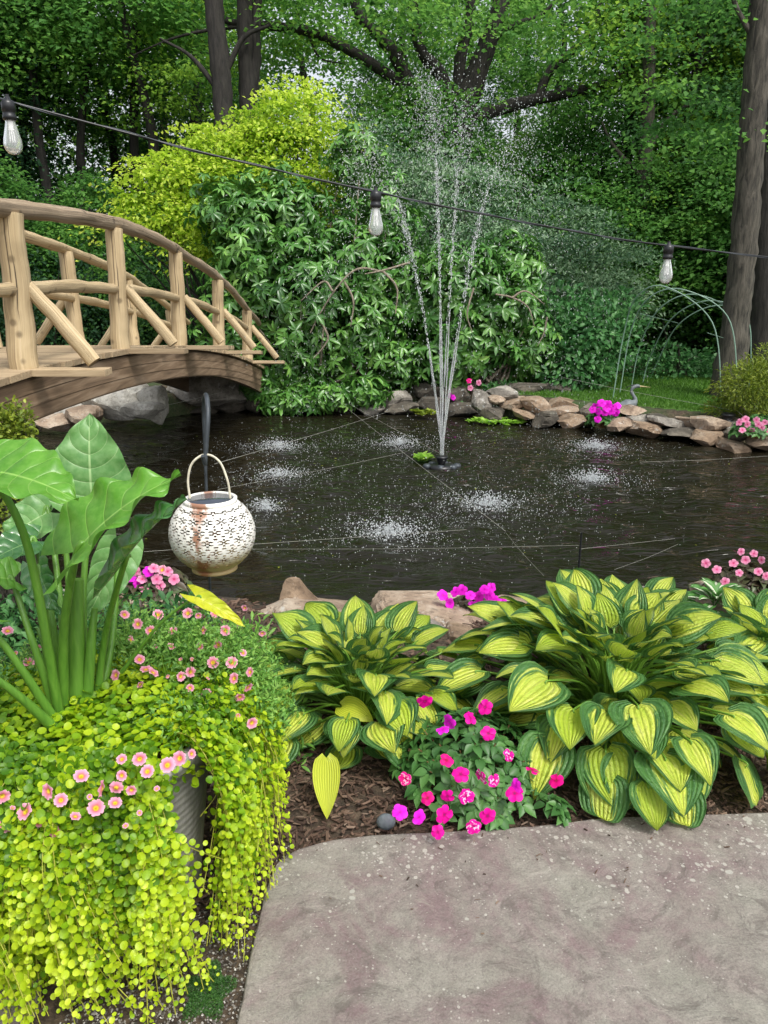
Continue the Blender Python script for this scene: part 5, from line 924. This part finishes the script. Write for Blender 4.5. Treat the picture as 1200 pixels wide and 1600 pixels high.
shrub('golden_maple', [B(450, 185, 14, 80, 34, 3100), B(360, 220, 14, 85, 26, 3224), B(290, 262, 13.8, 75, 23, 2852), B(420, 265, 13.8, 100, 27, 4030), B(500, 235, 14.2, 55, 34, 1612), B(280, 335, 13.6, 80, 26, 2852), B(220, 300, 13.7, 50, 16, 1054), B(330, 380, 13.5, 70, 22, 1736), B(380, 320, 13.8, 90, 31, 2852), B(470, 140, 14.2, 40, 14, 620), B(180, 345, 13.6, 40, 12, 496), B(470, 310, 14, 60, 31, 1240), B(440, 380, 14.2, 60, 31, 744)], 'gold', (.055, .10), .75, 'bright golden yellow Japanese maple glowing between the bridge and the fountain', 'tree', 0, T_diamond(), nb=40, bark='bark_shaded', upb=1.3, layer=.5)
shrub('juniper_shrub', [B(1175, 605, 9.6, 55, 42, 5200), B(1130, 640, 9.8, 30, 22, 900), B(1210, 590, 9.8, 50, 55, 3000)], 'juniper', (.03, .075), .22, 'golden green fine leaved shrub at the right edge behind the pink impatiens', 'shrub', 0, T_diamond(), nb=30, bark='bark_pale')
shrub('gold_shrub', [B(5, 690, 3.4, 45, 55, 1700), B(30, 670, 3.4, 24, 45, 600), B(-40, 700, 3.3, 60, 80, 1500), B(-20, 800, 3.3, 80, 80, 1200)], 'juniper', (.016, .03), .6, 'small leaved yellow green shrub at the left edge beside the bridge beam', 'shrub', 0, T_long(), nb=40)
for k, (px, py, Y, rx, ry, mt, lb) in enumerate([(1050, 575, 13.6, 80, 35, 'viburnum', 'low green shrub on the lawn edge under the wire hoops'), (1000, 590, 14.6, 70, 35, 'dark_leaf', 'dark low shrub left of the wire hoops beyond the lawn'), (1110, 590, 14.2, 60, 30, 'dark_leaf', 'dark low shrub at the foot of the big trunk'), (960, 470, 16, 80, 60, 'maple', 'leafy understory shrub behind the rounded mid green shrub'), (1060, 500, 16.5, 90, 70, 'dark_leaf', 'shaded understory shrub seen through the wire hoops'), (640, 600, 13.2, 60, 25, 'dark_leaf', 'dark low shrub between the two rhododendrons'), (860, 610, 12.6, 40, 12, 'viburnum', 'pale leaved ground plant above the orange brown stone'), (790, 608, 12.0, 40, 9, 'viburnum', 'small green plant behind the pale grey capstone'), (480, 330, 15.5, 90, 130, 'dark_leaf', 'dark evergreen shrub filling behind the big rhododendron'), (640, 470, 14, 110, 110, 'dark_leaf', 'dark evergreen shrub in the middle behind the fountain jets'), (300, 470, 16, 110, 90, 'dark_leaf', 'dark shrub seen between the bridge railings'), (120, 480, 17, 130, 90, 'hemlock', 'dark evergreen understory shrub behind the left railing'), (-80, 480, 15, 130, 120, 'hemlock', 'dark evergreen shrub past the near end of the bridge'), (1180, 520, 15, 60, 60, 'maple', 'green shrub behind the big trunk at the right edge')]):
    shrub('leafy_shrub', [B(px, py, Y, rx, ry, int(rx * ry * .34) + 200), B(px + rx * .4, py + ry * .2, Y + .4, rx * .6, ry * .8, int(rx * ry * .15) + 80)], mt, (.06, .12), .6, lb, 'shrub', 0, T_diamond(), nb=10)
shrub('perennial_plant', [((-1.45, 3.0, .1), (.45, .5, .25), 2600), ((-1.0, 3.1, .1), (.3, .4, .2), 1200), ((-1.9, 2.6, .15), (.5, .5, .35), 2500)], 'viburnum', (.03, .06), .5, 'leafy green perennials in the bed behind the elephant ear stalks', 'perennial', 0, T_long(), nb=10)
shrub('perennial_plant', [((-.62, 2.7, .12), (.28, .3, .26), 2400), ((-.45, 2.45, .1), (.2, .2, .2), 1000)], 'cali_leaf', (.03, .055), .3, 'thin leaved green perennial under the lantern behind the calibrachoa', 'perennial', 0, T_long(), nb=10)
# water lettuce and waterside plants
def lettuce(c, n_r, rx, ry, label, s_=.05, name='water_lettuce', mat='lettuce'):
    t = empty(name, c, label, 'water plant'); mb = MB()
    for i in range(n_r):
        a = rng.uniform(0, 6.283); q = math.sqrt(rng.random()); o_ = V(rx * q * math.cos(a), ry * q * math.sin(a), .01 + rng.random() * s_ * .5)
        for w_ in range(8): b2 = w_ * .79 + i; el = R(rng.uniform(15, 60)); h = V(math.cos(b2), math.sin(b2), 0); leaves(mb, [o_], [h * math.cos(el) + V(0, 0, math.sin(el))], [V(0, 0, 1) - h * .5], s_ * rng.uniform(.8, 1.2), s_ * .75, T_ovate(), [rng.uniform(.2, .9)])
    mb.build('foliage', MAT[mat], t)
lettuce(PZ(660, 722, WATER), 8, .10, .09, 'bright green water lettuce floating at the left of the fountain nozzle', .085)
lettuce(PZ(778, 663, WATER), 46, .42, .16, 'long floating mat of bright green water lettuce against the far stones', .08)
lettuce(PZ(800, 652, WATER) + V(0, .1, .05), 14, .16, .1, 'leafy waterside plant climbing the stones behind the water lettuce mat', .09, 'waterside_plant', 'viburnum')
lettuce(PZ(662, 655, WATER) + V(0, .0, .04), 16, .16, .1, 'yellow green plant at the far waterline behind the fountain jets', .09, 'waterside_plant', 'juniper')

# ------------------------------------------------------------ mulch, gravel, thyme
def chips(n_, region, zf, lr, wr, mat, name, label, cat, tn=(0, 1)):
    x0, x1, y0, y1 = region; x = rng.uniform(x0, x1, n_); y = rng.uniform(y0, y1, n_); z = zf(x, y); k = z > -5; x, y, z = x[k], y[k], z[k]; n_ = len(x)
    CV = np.array([(a, b2, c) for a in (-.5, .5) for b2 in (-.5, .5) for c in (-.5, .5)], float); CV[:, 0] *= np.where(CV[:, 1] > 0, .7, 1); CF_ = np.array([(0, 1, 3, 2), (4, 6, 7, 5), (0, 4, 5, 1), (2, 3, 7, 6), (0, 2, 6, 4), (1, 5, 7, 3)])
    d = nrm(rnd(n_) * V(1, 1, .25)); up_ = nrm(V(0, 0, 1) + rnd(n_) * .35); s_ = nrm(np.cross(d, up_)); u_ = np.cross(s_, d); L = rng.uniform(*lr, n_); W = rng.uniform(*wr, n_); T_ = W * rng.uniform(.25, .6, n_)
    p = np.stack([x, y, z], 1); v = p[:, None] + d[:, None] * (CV[None, :, 0, None] * L[:, None, None]) + s_[:, None] * (CV[None, :, 1, None] * W[:, None, None]) + u_[:, None] * (CV[None, :, 2, None] * T_[:, None, None])
    mb = MB(); mb.add(v.reshape(-1, 3), (CF_[None] + (np.arange(n_) * 8)[:, None, None]).reshape(-1, 4), None, np.repeat(rng.uniform(*tn, n_), 8)); return tag(mb.build(name, mat, smooth=False), label, cat, kind='stuff')
m, nt, b, out = M('mulch_chip'); n = noise_n(nt, 60, 4); col = ramp(nt, math_n(nt, 'ADD', math_n(nt, 'MULTIPLY', tint_of(nt), .8), math_n(nt, 'MULTIPLY', n.outputs['Fac'], .2)), [(.05, (.025, .014, .009)), (.45, (.075, .042, .027)), (.8, (.15, .095, .065)), (1, (.26, .20, .15))]); nt.links.new(col, b.inputs['Base Color']); b.inputs['Roughness'].default_value = .9
SL_L = PZ(438, 1345, 0)[0]
def bedz(x, y):
    ok = (y > 1.93 + .06 * np.sin(x * 9)) & (pond_sd(x, y) > .12); ok |= (x < -.3) & (y > 1.62) 
    return np.where(ok & (pond_sd(x, y) > .12), terr(x, y) + rng.uniform(.0, .022, x.shape), -9)
chips(15000, (-.75, 2.4, 1.6, 2.75), bedz, (.012, .045), (.003, .009), m, 'wood_mulch', 'shredded brown bark mulch between the hostas and the flagstone', 'mulch')
chips(4500, (-2.6, 2.6, 2.75, 4.1), bedz, (.02, .06), (.006, .014), m, 'wood_mulch', 'dark bark mulch under the plants up to the pond edge', 'mulch')
chips(150, (-.2, 1.6, 1.2, 2.05), lambda x, y: np.where((y > 1.5) & (rng.random(x.shape) < np.clip((y - 1.5) * 2.2, .1, 1)), .034, -9), (.005, .02), (.0015, .004), m, 'mulch_litter', 'stray bits of bark and leaf litter lying on the flagstone', 'litter')
m, nt, b, out = M('gravel_grit'); col = ramp(nt, tint_of(nt), [(0, (.04, .035, .03)), (.5, (.14, .125, .11)), (.85, (.3, .28, .25)), (1, (.5, .48, .44))]); nt.links.new(col, b.inputs['Base Color']); b.inputs['Roughness'].default_value = .8
chips(9000, (-.75, -.22, .9, 1.95), lambda x, y: rng.uniform(.0, .008, x.shape), (.002, .007), (.002, .006), m, 'gravel', 'fine dark and white grit between planter and flagstone', 'gravel')
n_ = 9000; c = PZ(325, 1552, 0); g = nrm(rnd(n_)); g[:, 2] = np.abs(g[:, 2]); q = V(c[0], c[1], .0) + g * V(.058, .075, .022) * (rng.random(n_) ** .3)[:, None] * (1 + .25 * np.sin(np.arctan2(g[:, 1], g[:, 0]) * 5))[:, None]
mb = MB(); leaves(mb, q - V(c[0], c[1], 0), rnd(n_) + V(0, 0, .6), rnd(n_) * .5 + V(0, 0, 1), rng.uniform(.0025, .005, n_), .0022, T_diamond(), rng.uniform(.1, .9, n_)); tag(mb.build('thyme_mat', MAT['thyme'], loc=(c[0], c[1], .0)), 'low green thyme cushion on the grit at the flagstone corner', 'thyme')

# ------------------------------------------------------------ woodland
def crown_mesh(name, mat, R_, H, ncl, per, lsz, seed, flat=.16, low=.0, clr=(.5, 1.0), droop=.25, hollow=.35):
    global rng; save = rng; rng = np.random.default_rng(seed); mb = MB(); P_ = []; D_ = []; U_ = []; T_ = []
    for i in range(ncl):
        a = rng.uniform(0, 6.283); zz = low + (1 - low) * rng.random(); prof_ = R_ * math.sin(math.pi * min(1, .22 + .78 * (zz - low) / (1 - low))) ** .6; rr = prof_ * (hollow + (1 - hollow) * math.sqrt(rng.random())) * rng.uniform(.75, 1.1)
        c = V(rr * math.cos(a), rr * math.sin(a), H * zz); s_ = rng.uniform(*clr); h = V(math.cos(a), math.sin(a), 0); k = int(per * s_ * s_ / (clr[1] ** 2) + 8)
        u = rnd(k) * V(.5, .5, flat) * s_; u[:, 2] -= droop * (u[:, 0] * h[0] + u[:, 1] * h[1]) + .3 * (u[:, 0] ** 2 + u[:, 1] ** 2) / s_
        P_.append(c + u); D_.append(u * V(1, 1, .3) + h * .4 + rnd(k) * .4 - V(0, 0, .15)); U_.append(V(0, 0, 1) + rnd(k) * .32); T_.append(np.clip(rng.uniform(.3, .7) + rnd(k, 1)[:, 0] * .1, 0, 1))
    P_ = np.concatenate(P_); n_ = len(P_); L = rng.uniform(.7, 1.2, n_) * lsz; leaves(mb, P_, np.concatenate(D_), np.concatenate(U_), L, L * .75, T_diamond(), np.concatenate(T_)); me = mb.mesh(name, MAT[mat]); rng = save; return me
def trunk_mesh(name, mat, H, r0, seed, limbs=8, lean=.03, R_=2.5, low=.3, top=.95):
    r = random.Random(seed); mb = MB(); pts = [V(0, 0, -.4)] + [V(r.gauss(0, lean) * H * t, r.gauss(0, lean) * H * t, H * t * top) for t in (.15, .35, .6, .8, 1)]; p = smooth_path(pts, 6); tube(mb, p, [r0 * 1.35, r0, r0 * .8, r0 * .5, r0 * .15], 12, rough=.15, seed=seed)
    for k in range(limbs):
        t = r.uniform(low, .92); q = p[int(t * (len(p) - 1))]; a = r.uniform(0, 6.283); L = R_ * r.uniform(.6, 1.0) * (1.15 - t * .6); h = V(math.cos(a), math.sin(a), 0)
        tube(mb, smooth_path([q, q + h * L * .4 + V(0, 0, L * .15), q + h * L + V(0, 0, L * r.uniform(.1, .5))], 6), [r0 * .32 * (1.2 - t), r0 * .2 * (1.2 - t), .01], 6, rough=.2)
    return mb.mesh(name, MAT[mat])
CR = [crown_mesh('crown_a', 'maple', 2.9, 12, 250, 210, .12, 1, low=.1), crown_mesh('crown_b', 'dark_leaf', 2.7, 12, 230, 190, .12, 2, low=.05), crown_mesh('crown_c', 'maple_y', 2.8, 12, 210, 200, .12, 3, low=.25), crown_mesh('crown_d', 'hemlock', 2.2, 13, 290, 130, .12, 4, low=.12, flat=.1, droop=.35), crown_mesh('crown_small', 'maple', 1.9, 5.0, 170, 170, .12, 5, low=.12, clr=(.35, .8)), crown_mesh('crown_thin', 'maple', 1.8, 13, 120, 110, .14, 6, low=.45)]
TR = [trunk_mesh('trunk_a', 'bark_shaded', 12.5, .17, 1, 14, R_=2.6), trunk_mesh('trunk_b', 'bark_shaded', 12.5, .2, 2, 14, R_=2.5), trunk_mesh('trunk_c', 'bark_mid', 12.5, .15, 3, 12, R_=2.5), trunk_mesh('trunk_d', 'bark_shaded', 13.5, .13, 4, 22, R_=2.0, low=.15), trunk_mesh('trunk_small', 'bark_mid', 5, .06, 5, 10, R_=1.7), trunk_mesh('trunk_thin', 'bark_shaded', 14, .12, 6, 6, R_=1.6, low=.5)]
def tree(kind, px, Y, label, s_=1.0, group=None, rz=None, name='tree', zs=None):
    x = (px - 600) / FPX * Y * 1.02; z = float(terr(np.array([x]), np.array([float(Y)]))[0]); t = empty(name, (x, Y, z - .05), label, 'tree', group, rz if rz is not None else random.uniform(0, 6.28))
    for nm, me in (('trunk', TR[kind]), ('crown', CR[kind])): o = bpy.data.objects.new(nm, me); C.objects.link(o); o.parent = t
    t.scale = (s_, s_, s_ * (zs or 1)); return t
G1 = 'woodland trees merging into one green wall behind the garden'
LBL = ['leafy green broadleaf tree in the wood behind the garden', 'dark leaved tree in the wood behind the garden', 'yellow green tree in the wood behind the garden', 'slender dark hemlock in the wood behind the garden', 'low leafy understory tree at the edge of the wood', 'thin bare stemmed tree with a high crown in the wood']
for k, px, Y, s_ in [(0, 60, 22, 1.0), (1, -120, 20, 1.0), (3, 30, 19.5, .95), (5, 255, 20, 1.0), (5, 20, 18.5, .9), (5, 120, 19, .95), (1, 330, 24, 1.0), (2, 300, 29, 1.1), (5, 100, 24, 1.0), (5, 215, 23, 1.0), (5, -20, 25, 1), (3, -60, 27, 1.1), (2, 60, 31, 1.2), (5, 500, 27, 1.1), (1, 590, 26, .62), (0, 660, 28, .5), (1, 860, 21, .5), (0, 700, 23, .45), (2, 800, 22, .42), (0, 960, 24, .6), (2, 1040, 21, .7), (0, 1090, 24, 1.0), (2, 1150, 18.5, .9), (1, 1010, 18, .8), (5, 940, 20, 1.0), (5, 1100, 20, 1.0), (0, 1210, 21, 1.0), (1, 1290, 18, 1.0), (0, 1350, 23, 1.1), (1, 1130, 28, 1.1), (5, 340, 31, 1.1), (3, -170, 24, 1.1), (1, 450, 25, .4), (1, -300, 22, 1.1), (0, 1450, 20, 1.1), (5, 640, 31, 1.2), (5, 830, 26, 1.0), (0, 790, 33, .9), (0, 700, 34, 1.0), (5, 270, 19, 1), (5, 60, 21, 1), (5, 180, 19.5, .9)]:
    tree(k, px, Y, LBL[k], s_, G1 + (' (%s)' % ['broadleaf', 'dark', 'yellow green', 'hemlock', 'understory', 'thin'][k]))
for px, Y, s_ in [(40, 17.5, .8), (180, 18, .75), (-100, 17, .9), (960, 17.2, .8), (1080, 16.6, .9), (1190, 15.5, .85), (620, 18.5, .9), (700, 18, .9), (860, 18, .95), (560, 20, .9), (330, 18, .8), (1290, 14, 1.0), (480, 18.5, .7)]: tree(4, px, Y, LBL[4], s_, G1 + ' (understory)')
# the trees one can single out
def limb_tree(name, Y, trunk, rads, limbs, bark, label, crowns, crown_mat='maple', lsz=.10, tex=None):
    b0 = P(*trunk[0], Y); base = V(b0[0], b0[1], float(terr(np.array([b0[0]]), np.array([b0[1]]))[0])); t = empty(name, base, label, 'tree'); mb = MB(); pts = [V(base[0], Y, base[2] - .3) - base] + [P(*q, Y) - base for q in trunk]; tube(mb, smooth_path(pts, 8), rads, 16, rough=.16, seed=Y)
    for pl, rr in limbs: tube(mb, smooth_path([P(q[0], q[1], Y + (q[2] if len(q) > 2 else 0)) - base for q in pl], 8), rr, 9, rough=.2, seed=pl[0][0])
    mb.build('trunk', MAT[bark], t)
    if crowns:
        cb_ = MB()
        for px, py, dY, s_, n_ in crowns:
            c = P(px, py, Y + dY) - base; u = rnd(n_) * V(.5, .5, .13) * s_; u[:, 2] -= .25 * (u[:, 0] ** 2 + u[:, 1] ** 2) / s_; L = rng.uniform(.7, 1.2, n_) * lsz; leaves(cb_, c + u, u * V(1, 1, .3) + rnd(n_) * .4 * s_ - V(0, 0, .15), V(0, 0, 1) + rnd(n_) * .35, L, L * .8, T_diamond(), np.clip(rng.uniform(.25, .75) + rnd(n_, 1)[:, 0] * .1, 0, 1))
        cb_.build('crown', MAT[crown_mat], t)
    return t
def spray_px(x0, x1, y0, y1, n_, dy=(-1.5, 2), s_=(.6, 1.1), k=110): return [(random.uniform(x0, x1), random.uniform(y0, y1), random.uniform(*dy), random.uniform(*s_), int(k)) for _ in range(n_)]
limb_tree('maple_tree', 18, [(712, 420), (712, 300), (718, 190), (742, 120), (765, 60), (790, -20), (810, -120)], [.42, .36, .30, .22, .17, .14], [([(716, 200), (690, 120), (655, 70), (640, -40)], [.17, .13, .1]), ([(708, 240), (650, 150), (610, 75), (560, 20), (540, -60)], [.17, .13, .08]), ([(715, 170), (720, 90), (735, 20), (730, -80)], [.14, .11, .08]), ([(640, 140), (590, 105), (540, 75), (480, 48), (410, 40), (350, 30), (310, -20)], [.11, .10, .09, .05]), ([(735, 185, 0), (800, 165), (860, 150), (915, 140), (960, 125), (980, 95)], [.14, .11, .05]), ([(840, 155), (860, 110), (900, 75), (925, 40), (950, -30)], [.1, .08, .05]), ([(480, 50), (500, 90), (540, 100)], [.03, .01]), ([(760, 70), (800, 40), (850, 20), (880, -20)], [.06, .04, .02]), ([(410, 40), (340, 45), (270, 60), (200, 90)], [.05, .03, .01])], 'bark_shaded', 'big dark limbed maple with a long limb arching left, behind the fountain jets', spray_px(560, 1000, -60, 60, 60) + spray_px(420, 620, -60, 40, 24) + spray_px(560, 740, 150, 260, 34, (-1.2, .2)) + spray_px(540, 680, 100, 200, 16, (-.6, 1)) + spray_px(740, 900, 190, 290, 26, (-.5, 1.5)) + spray_px(860, 1010, 60, 200, 18), 'maple', .11)
limb_tree('woodland_tree', 16.5, [(352, 380), (350, 200), (345, 110), (335, 20), (330, -80)], [.26, .20, .185, .16], [([(348, 150), (300, 90), (250, 60)], [.07, .04, .02]), ([(350, 120), (380, 60), (420, 40)], [.06, .03])], 'bark_shaded', 'dark straight trunk above the golden maple, left one of the pair', spray_px(230, 480, -80, 10, 18, (-.5, 3)) + spray_px(200, 480, 30, 190, 40, (1.2, 5)), 'maple_y')
limb_tree('woodland_tree', 16.8, [(392, 380), (390, 240), (388, 150), (384, 60), (380, -60)], [.24, .19, .17, .14], [([(390, 170), (398, 110), (400, 50), (404, -20)], [.13, .1, .08])], 'bark_shaded', 'dark forked trunk above the golden maple, right one of the pair', spray_px(380, 560, -80, 10, 14, (-.5, 3)) + spray_px(400, 470, 60, 160, 8, (1, 3)), 'maple')
limb_tree('woodland_tree', 17, [(1000, 470), (1003, 400), (1006, 300), (1012, 180), (1015, 60), (1018, -80)], [.17, .15, .13, .1], [([(1008, 250), (1040, 190), (1080, 160)], [.05, .03]), ([(1006, 280), (960, 230), (940, 190)], [.05, .02])], 'bark_mid', 'slim grey brown trunk between the maple and the big right trunk', spray_px(930, 1110, -60, 160, 30, (-1, 1.5)) + spray_px(1010, 1150, 180, 330, 26, (-.5, 1.5)), 'maple_y', .1)
limb_tree('woodland_tree', 11.5, [(1145, 545), (1152, 480), (1163, 380), (1172, 250), (1182, 120), (1192, 0), (1200, -120)], [.27, .195, .18, .17, .16, .15], [([(1178, 60), (1150, 10), (1130, -60)], [.04, .02])], 'bark_mid', 'thick rough barked trunk leaning at the right edge of the picture', spray_px(1010, 1140, 120, 260, 14, (0, 2), (.5, .9)) + spray_px(1020, 1200, -60, 60, 12, (0, 2)), 'maple', .09)
limb_tree('woodland_tree', 12.6, [(1190, 560), (1194, 450), (1200, 300), (1215, 100), (1225, -80)], [.26, .22, .2, .18], [], 'bark_shaded', 'dark trunk just behind the thick leaning trunk at the right edge', [], 'maple')
# far woodland as one mass
n_ = 40000; x = rng.uniform(-42, 42, n_); y = rng.uniform(36, 50, n_); zt_ = 11.5 + 2.5 * np.sin(x * .35) + 1.5 * np.sin(x * .9 + 1); z = 1.0 + zt_ * .6 * rng.random(n_) ** 2.0; L = rng.uniform(.25, .5, n_)
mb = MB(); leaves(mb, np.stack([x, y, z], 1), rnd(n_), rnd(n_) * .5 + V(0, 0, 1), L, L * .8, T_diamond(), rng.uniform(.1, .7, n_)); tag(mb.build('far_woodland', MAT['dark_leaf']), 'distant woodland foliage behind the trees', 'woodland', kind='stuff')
n_ = 26000; x = rng.uniform(-22, 22, n_); y = rng.uniform(13.2, 34, n_); z = terr(x, y) + rng.random(n_) ** 2 * .7; k = ~((((x - 4.6) / 3.4) ** 2 + ((y - 12) / 2.6) ** 2) < 1); x, y, z = x[k], y[k], z[k]; n_ = len(x); L = rng.uniform(.06, .14, n_)
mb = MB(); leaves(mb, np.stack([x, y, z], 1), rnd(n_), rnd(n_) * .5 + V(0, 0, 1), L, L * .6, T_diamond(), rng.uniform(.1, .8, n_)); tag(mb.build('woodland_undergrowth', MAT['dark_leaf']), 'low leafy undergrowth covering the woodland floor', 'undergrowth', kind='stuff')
